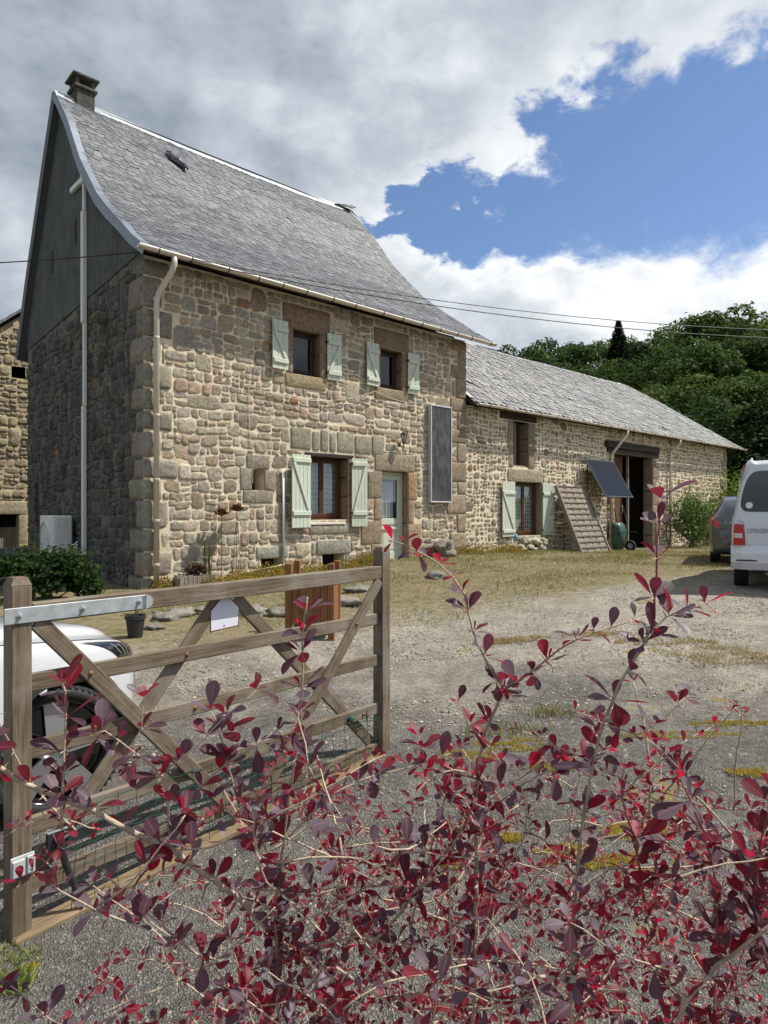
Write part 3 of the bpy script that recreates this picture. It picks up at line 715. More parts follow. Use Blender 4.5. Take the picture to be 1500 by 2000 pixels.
# roof
prof = Prof([(-.45, 5.99), (.13, 6.36), (.59, 6.73), (1.10, 7.10), (1.69, 7.58), (2.62, 8.60), (3.39, 9.74), (4.01, 10.46), (4.22, 10.66)])
def h_t0(k): return -.15
def h_t1(k): return 9.02 - 1.05*k**1.1
def h_sag(t, k): return -.07*math.sin(math.pi*min(max((t+.15)/8.2, 0), 1))*k + .018*mnoise.noise(Vector((t*.7, k*6, 0)))
roof = roof_deck(farm, 'roof', prof, h_t0, h_t1, .09, M_DARKWOOD, h_sag)
PAL_S = [(.075, .082, .097), (.095, .102, .118), (.062, .068, .081), (.115, .121, .134), (.088, .092, .10), (.14, .144, .152)]
slate_roof(roof, prof, h_t0, h_t1, .118, .18, .046, .015, PAL_S, M_SLATE, 300, 'slate_courses', h_sag, ragged=.012, order=lambda q: q[0] - 2.0*q[3])
rear = Prof([(7.14, 5.42), (6.3, 7.1), (5.2, 9.0), (4.22, 10.66)])
b = MB(); K = 8
for i in range(K):
    pa, na = rear.at(rear.L*i/K); pb, nb = rear.at(rear.L*(i+1)/K)
    for off, fl in ((.0, 0), (.1, 1)):
        A_ = pa + na*off; B_ = pb + nb*off; q = [(-.15, A_.x, A_.y), (8.9, A_.x, A_.y), (8.9 - (.9 if i == K-1 else 0), B_.x, B_.y), (-.15, B_.x, B_.y)]; b.poly(q if fl else q[::-1])
    b.poly([(-.15, pa.x, pa.y), (-.15, *(pa+na*.1)), (-.15, *(pb+nb*.1)), (-.15, pb.x, pb.y)])
fixn(b.build('rear_slope', plain('dark_slate', (.07, .072, .078), .6), roof))
# zinc verge strips, ridge cap
b = MB(); K = 20
for i in range(K):
    (pa, na), (pb, nb) = prof.at(prof.L*i/K), prof.at(prof.L*(i+1)/K)
    wa, wb = .14 + .05*math.sin(i/K*3), .14 + .05*math.sin((i+1)/K*3)
    o1, o2 = pa+na*.02, pb+nb*.02
    b.poly([(-.172, o1.x, o1.y), (-.172, o2.x, o2.y), (-.172, *(pb-nb*wb)), (-.172, *(pa-na*wa))]); b.poly([(-.172, o1.x, o1.y), (-.03, o1.x, o1.y), (-.03, o2.x, o2.y), (-.172, o2.x, o2.y)])
fixn(b.build('verge_flashing', M_ZINC, roof))
b = MB()
for i in range(K):
    (pa, na), (pb, nb) = rear.at(rear.L*i/K), rear.at(rear.L*(i+1)/K)
    b.poly([(-.17, *(pa+na*.12)), (-.17, *(pb+nb*.12)), (-.17, *(pb-nb*.13)), (-.17, *(pa-na*.13))])
fixn(b.build('rear_verge', M_BLACK, roof))
for i in range(7):
    x0, x1 = -.17 + i*1.165, -.17 + (i+1)*1.165 - .008; b = MB()
    for k in range(4):
        ta, tb = x0+(x1-x0)*k/4, x0+(x1-x0)*(k+1)/4; za, zb = 10.70+h_sag(ta, 1), 10.70+h_sag(tb, 1)
        b.poly([(ta, 4.03, za-.20), (tb, 4.03, zb-.20), (tb, 4.20, zb), (ta, 4.20, za)]); b.poly([(ta, 4.20, za), (tb, 4.20, zb), (tb, 4.38, zb-.26), (ta, 4.38, za-.26)])
    b.build('ridge_cap', M_RIDGE, roof)
for k in range(7):
    b = MB(); x0 = 7.55+k*.1; b.box(0, .22, 0, .2, 0, .02, M=T(x0-.1, 4.0+rnd(-.05, .1), 10.58-k*.012+rnd(0, .1)) @ Rx(rnd(.3, .9)) @ Ry(rnd(-.3, .3)) @ Rz(rnd(-.4, .4)), c=jit(PAL_S[0])); b.build('loose_slate', M_SLATE, roof)
# chimney
ch = MB(); ch.box(.22, .62, 4.02, 4.44, 10.0, 10.86, .02, c=(.10, .095, .085)); chim = ch.build('chimney', M_STONE_G, roof)
b = MB(); b.box(.17, .67, 3.97, 4.49, 10.86, 10.93, .02, c=(.13, .12, .10)); fixn(b.build('chimney_collar', M_STONE_G, roof))
for xx in (.22, .55):
    for yy in (4.02, 4.37): b = MB(); b.box(xx, xx+.07, yy, yy+.07, 10.93, 11.10, .01, c=(.12, .11, .10)); fixn(b.build('chimney_pier', M_STONE_G, roof))
for k in range(3): b = MB(); b.box(.30+k*.085, .38+k*.085, 4.10, 4.36, 10.93, 11.0+rnd(0, .03), .02, c=(.34, .22, .17)); fixn(b.build('chimney_brick', M_STONE, roof))
b = MB(); b.box(.14, .70, 3.94, 4.52, 11.10, 11.155, .015, c=(.12, .115, .105)); fixn(b.build('chimney_cap', M_STONE_G, roof))
# gable end: rubble below, cement render above
GD = 6.78
def gtop(s_):
    def on_(pr, flip):
        best = 99
        for i in range(len(pr.p)-1):
            a, c = pr.p[i], pr.p[i+1]; lo, hi = min(a.x, c.x), max(a.x, c.x)
            if lo <= s_ <= hi: return a.y + (c.y-a.y)*(s_-a.x)/(c.x-a.x)
        return best
    return min(on_(prof, 0), on_(rear, 1)) - .08
def g_line(s_): return 6.12 - .075*s_
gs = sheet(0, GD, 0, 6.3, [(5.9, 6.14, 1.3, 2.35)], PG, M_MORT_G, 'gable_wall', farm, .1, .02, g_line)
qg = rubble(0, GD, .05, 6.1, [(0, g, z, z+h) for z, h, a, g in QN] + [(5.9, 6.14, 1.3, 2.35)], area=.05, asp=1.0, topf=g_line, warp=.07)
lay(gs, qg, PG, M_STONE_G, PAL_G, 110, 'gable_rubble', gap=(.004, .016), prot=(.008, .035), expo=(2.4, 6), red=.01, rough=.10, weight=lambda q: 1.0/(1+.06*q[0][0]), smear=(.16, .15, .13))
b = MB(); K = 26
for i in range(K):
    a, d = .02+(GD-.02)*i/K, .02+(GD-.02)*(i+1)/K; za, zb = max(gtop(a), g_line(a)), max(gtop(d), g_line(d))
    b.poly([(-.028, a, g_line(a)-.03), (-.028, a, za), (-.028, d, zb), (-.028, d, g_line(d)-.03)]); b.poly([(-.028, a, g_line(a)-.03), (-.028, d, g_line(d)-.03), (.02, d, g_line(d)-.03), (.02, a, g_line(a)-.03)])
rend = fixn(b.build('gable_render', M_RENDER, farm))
for s_, z_ in ((3.28, 7.41), (4.78, 7.2)): b = MB(); b.box(-.034, -.0285, s_-.05, s_+.05, z_-.26, z_+.26); b.build('vent_slit', M_VOID, rend)
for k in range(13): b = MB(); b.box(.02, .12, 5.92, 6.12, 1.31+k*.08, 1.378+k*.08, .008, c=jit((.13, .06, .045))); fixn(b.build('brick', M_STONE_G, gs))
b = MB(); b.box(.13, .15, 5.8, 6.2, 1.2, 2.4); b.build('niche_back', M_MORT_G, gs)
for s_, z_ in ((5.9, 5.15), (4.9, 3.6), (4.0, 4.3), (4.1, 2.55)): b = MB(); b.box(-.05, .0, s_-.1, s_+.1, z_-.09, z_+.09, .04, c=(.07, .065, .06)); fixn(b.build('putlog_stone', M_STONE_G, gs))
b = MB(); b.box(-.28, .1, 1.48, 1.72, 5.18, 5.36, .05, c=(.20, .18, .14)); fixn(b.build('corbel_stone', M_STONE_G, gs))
# plain back and far walls keep the rooms dark
b = MB(); b.box(.1, LH-.002, 6.5, GD, 0, 5.9); b.prism([(.4, 0), (6.5, 0), (6.5, 5.6), (4.6, 8.6), (3.2, 8.6), (.5, 6.0)], 'x', LH-.5, LH-.02)
b.box(.02, LH, .36, .50, 5.5, 6.2); fixn(b.build('rear_walls', M_RENDER, farm))
# gutter, downpipe
gutter(farm, -.30, 9.0, -.50, 5.98, .065, M_PVC, 15, -.03)
b = MB(); b.tube([(.32, -.50, 5.95), (.32, -.50, 5.80), (.30, -.46, 5.70), (.20, -.17, 5.38), (.18, -.115, 5.25), (.18, -.11, .36)], .048, 12); dp = b.build('downpipe', M_PVC, farm, True)
for z_ in (5.28, 4.62, 3.3, 2.2, 1.5, .75): b = MB(); b.lathe([(.051, -.025), (.056, -.02), (.056, .02), (.051, .025)], 12, T(.18, -.11, z_)); b.build('pipe_collar', M_PVC, dp, True)
# windows, shutters, door
casement(farm, 3.08, 3.75, 4.45, 5.355, .20, M_DARKWOOD, None, M_DARKGLASS, 1); casement(farm, 5.47, 6.13, 4.47, 5.355, .20, M_DARKWOOD, None, M_DARKGLASS, 1)
casement(farm, 3.46, 4.51, 1.495, 2.795, .26, M_BROWN, M_LACE)
shutter(farm, 2.52, 2.92, 4.46, 5.43, -.07, 3, .10, True, (.17, .80)); shutter(farm, 3.90, 4.27, 4.42, 5.40, -.07, 3, -.06, False, (.15, .80))
shutter(farm, 4.97, 5.37, 4.45, 5.41, -.07, 3, .10, True, (.15, .80)); shutter(farm, 6.28, 6.64, 4.42, 5.37, -.07, 3, -.06, False, (.15, .80))
shutter(farm, 2.92, 3.45, 1.33, 2.81, -.10, 5, .16, True, (.20, .92)); shutter(farm, 4.56, 4.98, 1.33, 2.81, -.08, 5, -.08, False, (.20, .92))
b = MB(); y = .17
b.box(5.505, 5.565, y, y+.06, .5, 2.575, .005); b.box(6.265, 6.325, y, y+.06, .5, 2.575, .005); b.box(5.565, 6.265, y+.001, y+.059, 2.51, 2.575, .005)
door = fixn(b.build('front_door', M_GREEN, farm))
b = MB(); b.box(5.57, 5.66, y+.012, y+.05, .56, 2.505, .005); b.box(6.17, 6.26, y+.012, y+.05, .56, 2.505, .005); b.box(5.66, 6.17, y+.013, y+.049, 2.40, 2.505, .005); b.box(5.66, 6.17, y+.013, y+.049, 1.36, 1.50, .005); b.box(5.66, 6.17, y+.013, y+.049, .56, .72, .005); b.box(5.60, 6.23, y-.01, y+.012, 1.24, 1.30, .006)
fixn(b.build('door_leaf', M_GREEN, door))
b = MB(); b.box(5.66, 6.17, y+.03, y+.045, .72, 1.36); b.box(5.72, 6.11, y+.02, y+.03, .78, 1.18, .008); fixn(b.build('door_panel', M_GREEN, door))
b = MB(); b.poly([(5.66, y+.03, 1.5), (6.17, y+.03, 1.5), (6.17, y+.03, 2.4), (5.66, y+.03, 2.4)]); b.build('pane', M_GLASS, door)
b = MB(); N_ = 16
for i in range(N_):
    a, d = 5.66+.42*i/N_, 5.66+.42*(i+1)/N_; ya, yd = y+.08+.012*math.sin(i*1.5), y+.08+.012*math.sin((i+1)*1.5); b.poly([(a, ya, 1.5), (d, yd, 1.5), (d, yd, 2.36), (a, ya, 2.36)])
b.build('curtain', M_VOILE, door)
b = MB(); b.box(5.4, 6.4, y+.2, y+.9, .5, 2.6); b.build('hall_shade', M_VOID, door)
b = MB(); b.lathe([(.012, 0), (.012, .05)], 8, T(5.62, y+.01, 1.55) @ Rx(1.57)); b.box(5.61, 5.72, y-.045, y-.03, 1.54, 1.56, .004); b.build('door_handle', M_GALV, door)
b = MB(); b.box(5.45, 6.40, -.34, .18, .30, .555, .02, c=(.33, .31, .27)); fixn(b.build('doorstep', M_DRESS, farm))
# strings and pipes fixed to the facade
b = MB(); pts = [(2.12+.0, -.03, 2.2), (2.13, -.03, 2.6), (2.05, -.04, 3.2), (2.03, -.04, 4.05)]; b.tube(pts, .005, 4)
P0, P1 = Vector((2.05, -.05, 4.05)), Vector((5.24, -.08, 4.34)); b.tube([P0.lerp(P1, k/14) + Vector((0, 0, -.62*(k/14)*(1-k/14)*1.6)) for k in range(15)], .007, 4)
P0, P1 = Vector((5.24, -.08, 4.34)), Vector((6.6, -.06, 4.22)); b.tube([P0.lerp(P1, k/8) + Vector((0, 0, -.25*(k/8)*(1-k/8))) for k in range(9)], .006, 4)
b.build('washing_line', M_ROPE, farm)
b = MB(); b.tube([(2.82, -.06, .5), (2.80, -.06, 2.50)], .028, 8); b.build('conduit', M_WHITEPVC, farm, True)
b = MB(); b.tube([(2.33+.5, -.1, .62), (2.2, -.14, .55), (1.6, -.16, .50), (1.25, -.18, .42), (.75, -.16, .55), (.4, -.14, .62)], .010, 5); b.build('hose', M_ROPE, farm, True)
# trunking of the heat pump up the gable
b = MB()
b.box(-.11, -.03, 2.62, 2.72, .80, 3.75, .012); b.box(-.10, -.03, 2.60, 2.68, 3.75, 5.40, .012); b.box(-.12, -.03, 2.61, 2.73, 5.40, 7.62, .012); b.box(-.095, -.03, 2.63, 2.71, 7.62, 8.26, .012)
b.box(-.13, -.03, 2.60, 2.74, 8.16, 8.36, .02); b.box(-.105, -.03, 2.74, 3.42, 8.22, 8.33, .012); fixn(b.build('trunking', M_WHITEPVC, farm))

# ------------------------------------------------------------------ the barn
random.seed(23)
barn = tag(empty('barn', F(LH, -.10, 0), FANG), 'long low stone barn with grey slate roof joined to the house', 'barn')
LB = 26.1 - LH; BW = 4.42; o8 = LH
HB_W = (10.66-o8, 11.94-o8, .98, 2.50); HB_U = (10.58-o8, 11.30-o8, 2.93, 4.20); HB_D = (16.25-o8, 19.05-o8, .20, 3.62)
bh = [HB_W, HB_U, HB_D]
bwall = sheet(0, LB, 0, BW, bh, PF, M_MORT_B, 'barn_front_wall', barn, .12, .02)
BD = [('lintel', 10.33, 12.02, 2.50, 2.86, .22, (.34, .29, .195)), ('jamb_stone', 11.94, 12.14, .95, 2.5, .22, (.27, .22, .16)), ('jamb_stone', 10.45, 10.66, .95, 2.5, .22, (.27, .22, .16)), ('window_sill', 10.6, 12.0, .86, .98, .24, (.33, .29, .22)),
      ('jamb_stone', 11.30, 11.62, 3.75, 4.20, .4, (.25, .21, .155)), ('jamb_stone', 11.30, 11.72, 3.38, 3.75, .4, (.24, .175, .12)), ('jamb_stone', 11.30, 11.58, 2.90, 3.38, .4, (.27, .22, .16)), ('jamb_stone', 10.32, 10.58, 3.55, 4.20, .3, (.26, .22, .165)), ('jamb_stone', 10.36, 10.58, 2.90, 3.55, .3, (.27, .225, .16))]
z = .2; i = 0
while z < 3.6:
    h = rnd(.42, .6); h = min(h, 3.62-z)
    if h < .2: break
    BD.append(('jamb_stone', 19.05, 19.05 + (rnd(.5, .65) if i % 2 else .32), z, z+h, .35, (.25, .20, .145))); BD.append(('jamb_stone', 16.25 - (rnd(.5, .6) if i % 2 else .3), 16.25, z, z+h, .35, (.25, .20, .145))); z += h; i += 1
z = .1; i = 0
while z < 4.35:
    h = rnd(.3, .45); h = min(h, 4.4-z)
    if h < .15: break
    BD.append(('quoin', 26.1 - (rnd(.5, .7) if i % 2 else .34), 26.13, z, z+h, .3, (.27, .235, .18))); z += h; i += 1
for nm, a0, a1, b0, b1, bk, c in BD: dressed(bwall, nm, PF, a0-o8, a1-o8, b0, b1, bk, c=jit(c, .08))
bhol = [(a0-o8, a1-o8, b0, b1) for _, a0, a1, b0, b1, _, _ in BD] + bh + [(15.6-o8, 19.5-o8, 3.62, 4.0), (9.95-o8, 11.7-o8, 4.2, 4.42)]
qb = rubble(0, LB, .05, BW, bhol, area=.034, asp=1.35, lift=(.36, .52), warp=.06)
lay(bwall, qb, PF, M_STONE_B, PAL_B, 300, 'barn_rubble', gap=(.010, .032), prot=(.006, .024), expo=(2.6, 8), red=.012, rough=.12, smear=(.62, .53, .39), weight=lambda q: 1.0/((q[0][0]+o8-CAMT)**2*.45+122), n=10)
b = MB(); b.box(15.62-o8, 19.45-o8, -.12, .35, 3.80, 4.02, .02); b.box(15.75-o8, 19.5-o8, -.06, .34, 3.63, 3.795, .02); fixn(b.build('door_lintel_beams', M_DARKWOOD, bwall))
b = MB(); b.box(9.97-o8, 11.68-o8, -.05, .35, 4.22, 4.40, .015); fixn(b.build('lintel_beam', M_DARKWOOD, bwall))
casement(barn, 10.67-o8, 11.93-o8, .985, 2.49, .18, M_BROWN, M_LACE)
b = MB(); b.box(10.59-o8, 11.29-o8, .30, .34, 2.94, 4.2); b.build('hatch_board', M_BROWN, barn)
b = MB(); b.box(10.95-o8, 11.02-o8, .22, .30, 2.94, 4.2, .005); b.box(10.59-o8, 11.29-o8, .05, .30, 2.935, 2.97, .005); fixn(b.build('hatch_frame', M_GREYWOOD, barn))
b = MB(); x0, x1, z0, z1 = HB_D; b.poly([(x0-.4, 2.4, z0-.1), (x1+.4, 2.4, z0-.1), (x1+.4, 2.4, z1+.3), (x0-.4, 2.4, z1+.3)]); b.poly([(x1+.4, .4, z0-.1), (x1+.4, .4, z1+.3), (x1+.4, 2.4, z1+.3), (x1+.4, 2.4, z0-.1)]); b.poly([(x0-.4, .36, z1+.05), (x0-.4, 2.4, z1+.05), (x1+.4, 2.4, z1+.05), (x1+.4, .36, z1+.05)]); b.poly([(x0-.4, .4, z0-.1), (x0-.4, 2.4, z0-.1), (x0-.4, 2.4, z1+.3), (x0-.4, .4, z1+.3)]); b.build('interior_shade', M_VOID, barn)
bd = MB(); bd.box(x0, x0+1.22, .345, .36, .35, .5, .004); bd.box(x0, x0+1.22, .345, .36, 3.0, 3.15, .004); bdo = bd.build('barn_door', M_BARNDOOR, barn)
for k in range(8): b = MB(); b.box(0, 3.26, -.07, .07, 0, .03, .004); b.build('plank', M_BARNDOOR, bdo, M=frame((x0+.08+k*.15, .33, .33), (0, 0, 1), (1, 0, 0)))
b = MB(); b.box(x0+1.26, x0+1.34, .15, .23, .3, 3.62, .006); b.build('door_post', M_GREYWOOD, barn)
b = MB(); b.tube([(x0+1.1, .30, 1.6), (x0+1.1, .27, 1.65), (x0+1.1, .27, 1.85), (x0+1.1, .30, 1.9)], .012, 6); b.build('door_handle', M_GALV, bdo)
shutter(barn, 9.98-o8, 10.60-o8, .97, 2.48, -.06, 5, .06, True, (.10, .80)); shutter(barn, 11.96-o8, 12.54-o8, .97, 2.48, -.06, 5, -.02, False, (.10, .80))
bprof = Prof([(-.36, 4.43), (.3, 4.92), (1.6, 5.95), (2.6, 6.74), (3.55, 7.44)])
def b_t0(k): return .02
def b_t1(k): return 18.78 - 3.55*k
def b_sag(t, k): return (.05*mnoise.noise(Vector((t*.35, k*2, 4))) - .06*math.sin(math.pi*min(max(t/18, 0), 1)))*k + .02*mnoise.noise(Vector((t*.9, k*5, 1)))
broof = roof_deck(barn, 'barn_roof', bprof, b_t0, b_t1, .08, M_DARKWOOD, b_sag, 40)
PAL_SB = [(.20, .198, .193), (.225, .222, .215), (.165, .166, .163), (.25, .247, .24), (.205, .20, .19), (.145, .146, .146)]
slate_roof(broof, bprof, b_t0, b_t1, .20, .27, .125, .028, PAL_SB, M_SLATE_B, 300, 'barn_slate_courses', b_sag, miss=.012, ragged=.03, order=lambda q: q[0]-q[3])
b = MB(); zr = 7.44; b.poly([(0, 3.55, zr), (15.2, 3.55, zr), (18.7, 7.4, 4.5), (0, 7.4, 4.5)][::-1]); b.poly([(15.2, 3.55, zr-.02), (18.75, -.36, 4.42), (18.75, 7.4, 4.42)]); fixn(b.build('rear_slopes', M_SLATE_B, broof))
for i in range(13):
    a, d = i*1.17, (i+1)*1.17-.01; za, zb = zr+.03+b_sag(a, 1), zr+.03+b_sag(d, 1); b = MB(); b.poly([(a, 3.42, za-.09), (d, 3.42, zb-.09), (d, 3.56, zb), (a, 3.56, za)]); b.poly([(a, 3.56, za), (d, 3.56, zb), (d, 3.7, zb-.1), (a, 3.7, za-.1)]); b.build('ridge_cap', M_RIDGE, broof)
b = MB(); b.poly([(-.01, -.3, 4.55), (.02, -.28, 4.58), (.02, 3.5, 7.55), (-.01, 3.5, 7.5)]); b.poly([(.02, -.28, 4.58), (.22, -.28, 4.53), (.22, 3.5, 7.47), (.02, 3.5, 7.55)]); b.build('abutment_flashing', M_RIDGE, broof)
b = MB(); b.box(LB-.3, LB, .02, 7.0, 0, 4.4); b.box(0, LB-.31, 6.7, 7.0, 0, 4.4); b.box(.02, LB-.31, .42, .5, 4.0, 4.45); fixn(b.build('rear_walls', M_MORT_B, barn))
gutter(barn, .12, 18.85, -.43, 4.41, .055, M_PVC, 24, .02, .008)
for tt, pts in ((7.85, [(7.95, -.43, 4.36), (7.95, -.42, 4.25), (7.55, -.12, 3.62), (7.52, -.09, 3.5), (7.52, -.09, .36)]), (12.0, [(12.05, -.43, 4.36), (12.05, -.4, 4.2), (11.95, -.12, 3.95), (11.95, -.09, 3.8), (11.95, -.09, .35)])):
    b = MB(); b.tube(pts, .045, 10); d_ = b.build('downpipe', M_PVC, barn, True)
    for z_ in (3.45, 2.0): b = MB(); b.lathe([(.047, -.04), (.054, -.035), (.054, .035), (.047, .04)], 10, T(pts[-1][0], -.09, z_)); b.build('pipe_collar', M_PVC, d_, True)
# ------------------------------------------------------------------ the neighbouring stone building
random.seed(31)
nb_o = Vector((-10.3, 19.0, 0)); nb_a = math.radians(44)
shed = tag(empty('stone_outbuilding', nb_o, nb_a), 'ochre stone outbuilding with slate gable at the far left behind the house', 'building')
def ntop(a): return 7.30 - .86*abs(a)
NH = [(-.62, -.12, .0, 1.58), (-.30, .06, 5.45, 5.78)]
nw = sheet(-3.6, 3.6, -.2, 7.4, NH, PF, M_MORT_N, 'gable_wall', shed, .15, .02, ntop)
qn = rubble(-3.6, 3.6, 0, 7.2, NH + [(-.95, .1, 1.58, 1.96), (-.95, -.62, 0, 1.58), (-.12, .25, 0, 1.58)], area=.06, asp=1.5, topf=ntop)
qn = [q for q in qn if q[0][0] > -1.4]
lay(nw, qn, PF, M_STONE, PAL_N, 60, 'rubble_stones', gap=(.008, .02), prot=(.01, .05), expo=(2.5, 5), red=.0, weight=lambda q: 1 if q[0][0] > -1.2 else .1)
dressed(nw, 'lintel', PF, -.95, .1, 1.58, 1.96, .3, c=(.33, .28, .19))
for z0, z1, e in ((0, .75, .3), (.75, 1.58, .22)): dressed(nw, 'jamb_stone', PF, -.62-e, -.62, z0, z1, .3, c=(.33, .27, .18)); dressed(nw, 'jamb_stone', PF, -.12, -.12+e, z0, z1, .3, c=(.33, .27, .18))
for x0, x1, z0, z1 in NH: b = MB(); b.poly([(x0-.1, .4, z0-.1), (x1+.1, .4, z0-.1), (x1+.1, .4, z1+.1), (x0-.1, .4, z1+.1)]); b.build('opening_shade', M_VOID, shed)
for k in range(4): b = MB(); b.box(0, 1.2, -.06, .06, 0, .03, .003); b.build('door_board', M_GREYWOOD, shed, M=frame((-.56+k*.13, .25, .02), (0, 0, 1), (1, 0, 0)))
b = MB()
for sg in (-1, 1): b.poly([(0, -.12, 7.44), (sg*3.9, -.12, 7.44-3.9*.86), (sg*3.9, 7, 7.44-3.9*.86), (0, 7, 7.44)]); b.poly([(0, -.12, 7.38), (sg*3.9, -.12, 7.38-3.9*.86), (sg*3.9, 7, 7.38-3.9*.86), (0, 7, 7.38)])
nroof = fixn(b.build('roof', M_DARKWOOD, shed))
for k in range(13):
    a0, a1 = -k*.28, -(k+1)*.28 + .01
    b = MB(); b.poly([(a0, -.2, 7.50+a0*.86), (a0, .15, 7.51+a0*.86), (a1, .15, 7.49+a1*.86), (a1, -.2, 7.48+a1*.86)], c=jit((.16, .17, .185))); b.poly([(a0, -.2, 7.50+a0*.86), (a1, -.2, 7.48+a1*.86), (a1, -.2, 7.40+a1*.86), (a0, -.2, 7.40+a0*.86)], c=jit((.10, .105, .115))); b.build('verge_slate', M_SLATE, nroof)
b = MB(); b.box(-3.5, 3.5, .5, 7, -.2, 4.0); b.build('rear_walls', M_MORT_N, shed)

# ------------------------------------------------------------------ the field gate
random.seed(41)
GA = math.atan2(.76429, .64487)
gate = tag(empty('field_gate', (-1.42, 2.55, 0), GA), 'open weathered oak field gate with cross braces and wire mesh', 'gate')
def timber(name, p0, p1, h, th, y, parent=None, mat=None, bev=.004, ext=0.0):
    """board in the gate plane from p0 to p1 (x, z), its face th thick from y"""
    d = Vector((p1[0]-p0[0], 0, p1[1]-p0[1])); L = d.length
    b = MB(); n = max(2, int(L/.25)); i0 = 0
    b.box(-ext, L+ext, -th/2, th/2, -h/2, h/2, bev)
    return fixn(b.build(name, mat or M_OAK, parent or gate, M=frame((p0[0], y, p0[1]), d, (0, 1, 0))))
def post(name, x0, x1, z0, z1):
    b = MB(); w_ = (x1-x0)/2; b.box(0, z1-z0-.03, -.04, .04, -w_, w_, .004)
    i0 = len(b.v); q = [(z1-z0-.03, s_*.04, r_*w_) for s_, r_ in ((-1, -1), (1, -1), (1, 1), (-1, 1))] + [(z1-z0, s_*.028, r_*(w_-.012)) for s_, r_ in ((-1, -1), (1, -1), (1, 1), (-1, 1))]
    for p in q: b.vert(p)
    for k in range(4): b.face((i0+k, i0+(k+1) % 4, i0+4+(k+1) % 4, i0+4+k))
    b.face((i0+4, i0+5, i0+6, i0+7))
    return fixn(b.build(name, M_OAK, gate, M=frame(((x0+x1)/2, 0, z0), (0, 0, 1), (0, 1, 0))))
post('hanging_stile', -.022, .053, .03, 1.40); post('meeting_post', 2.14, 2.216, .13, 1.43)
timber('top_rail', (.055, 1.258), (2.138, 1.272), .080, .056, -.009)
for za, zb in ((.985, .98), (.722, .725), (.427, .42), (.20, .168)): timber('rail', (.055, za), (2.138, zb), .070, .026, 0)
timber('brace', (.075, 1.225), (1.05, .13), .068, .022, -.0255); timber('brace', (2.128, 1.225), (1.19, .165), .068, .022, -.0255)
timber('brace', (.955, 1.215), (.085, .21), .068, .022, .0255); timber('brace', (1.06, 1.215), (2.125, .185), .068, .022, .0255)
b = MB(); b.box(-.05, .53, -.0475, -.0415, 1.226, 1.287, .002); b.lathe([(.0305, 0), (.0305, .006)], 20, T(.53, -.0415, 1.2565) @ Rx(math.pi/2), closed=True); strap = fixn(b.build('hinge_strap', M_GALV, gate))
for bx_, bz_ in ((.004, 1.257), (.246, 1.258), (.492, 1.262)):
    b = MB(); b.lathe([(.013, 0), (.013, .003), (.008, .0035), (.008, .012), (.0045, .0125), (.0045, .022)], 6, T(bx_, -.0475, bz_) @ Rx(math.pi/2), closed=True); b.build('bolt', M_GALV, strap)
for bx_, bz_, y_ in ((.285, .985, -.0365), (.755, .982, -.013), (1.905, .98, -.0365), (1.03, .165, -.0365), (1.99, .415, -.013), (.80, .722, -.013)):
    b = MB(); b.lathe([(.011, 0), (.010, .004), (.005, .007), (.005, .013)], 8, T(bx_, y_, bz_) @ Rx(math.pi/2), closed=True); b.build('coach_bolt', M_TERRA, gate)
b = MB(); b.box(-.028, .060, -.047, -.041, .262, .345, .003); b.box(-.026, .02, -.062, -.0475, .272, .335, .003); b.box(.028, .058, -.058, -.0475, .2705, .338, .003); fixn(b.build('stile_clamp', plain('dull_zinc', (.40, .42, .42), .75, .1, .2, 30), gate))
b = MB(); b.box(.11, .20, -.03, -.016, .30, .385, .006); b.tube([(.155, -.04, .37), (.175, -.05, .25), (.235, -.07, .06)], [.016, .014, .010], 8); b.tube([(.17, -.035, .345), (.29, -.035, .375)], .008, 6); fixn(b.build('drop_bolt', M_BLACK, gate))
b = MB(); b.tube([(2.0, -.03, .425), (1.99, -.04, .40), (1.995, -.035, .38), (2.01, -.03, .40), (2.0, -.03, .425)], .004, 5); b.build('wire_loop', M_BLACK, gate); b = MB(); b.lathe([(.018, 0), (.02, .02), (.012, .035)], 8, T(1.86, -.016, .42) @ Rx(math.pi/2), closed=True); b.build('wire_tie', M_GREENWIRE, gate)
# mesh stapled to the lower rails
b = MB()
def gx(x, z): return Vector((x, -.042 + .012*mnoise.noise(Vector((x*3, z*3, 1))), z + .012*mnoise.noise(Vector((x*4, z*2, 7)))))
for k in range(6):
    zz = (.44, .36, .28, .19, .10, .02)[k]; b.tube([gx(.20+i*.05, zz + (.04+.07*i/38)*k/5*.9 + .012*((i % 2)*2-1)*.4) for i in range(39)], .0018, 4, False)
for i in range(21):
    x_ = .21+i*.0935; b.tube([gx(x_+.01*math.sin(k+i), .45-.085*k + (.10*x_/2 if k > 2 else 0)) for k in range(6)], .0016, 4, False)
b.build('wire_mesh', M_GREENWIRE, gate)
b = MB(); b.box(0, 2.16, -.055, .05, -.04, .04, .006)
sl = fixn(b.build('timber_sleeper', M_SLEEPER, None)); sl.matrix_world = Matrix.Translation((-1.42, 2.55, 0)) @ Rz(GA) @ frame((-.02, -.02, .0), (2.16, 0, .11), (0, 1, 0))
tag(sl, 'long pale timber sleeper lying on the ground under the gate', 'timber')
b = MB(); b.prism([(.905, 1.065), (1.07, 1.075), (1.078, 1.165), (.99, 1.245), (.905, 1.165)], 'y', .0135, .017)
sg = b.build('gate_sign', plain('enamel_white', (.66, .67, .74), .35, var=.03), None); sg.matrix_world = T(-1.42, 2.55, 0) @ Rz(GA); fixn(sg)
e_ = MB(); q = [(.905, 1.065), (1.07, 1.075), (1.078, 1.165), (.99, 1.245), (.905, 1.165)]; e_.tube([(a, .0145, c) for a, c in q + [q[0]]], .0032, 5); e_.build('rim', M_RUST, sg)
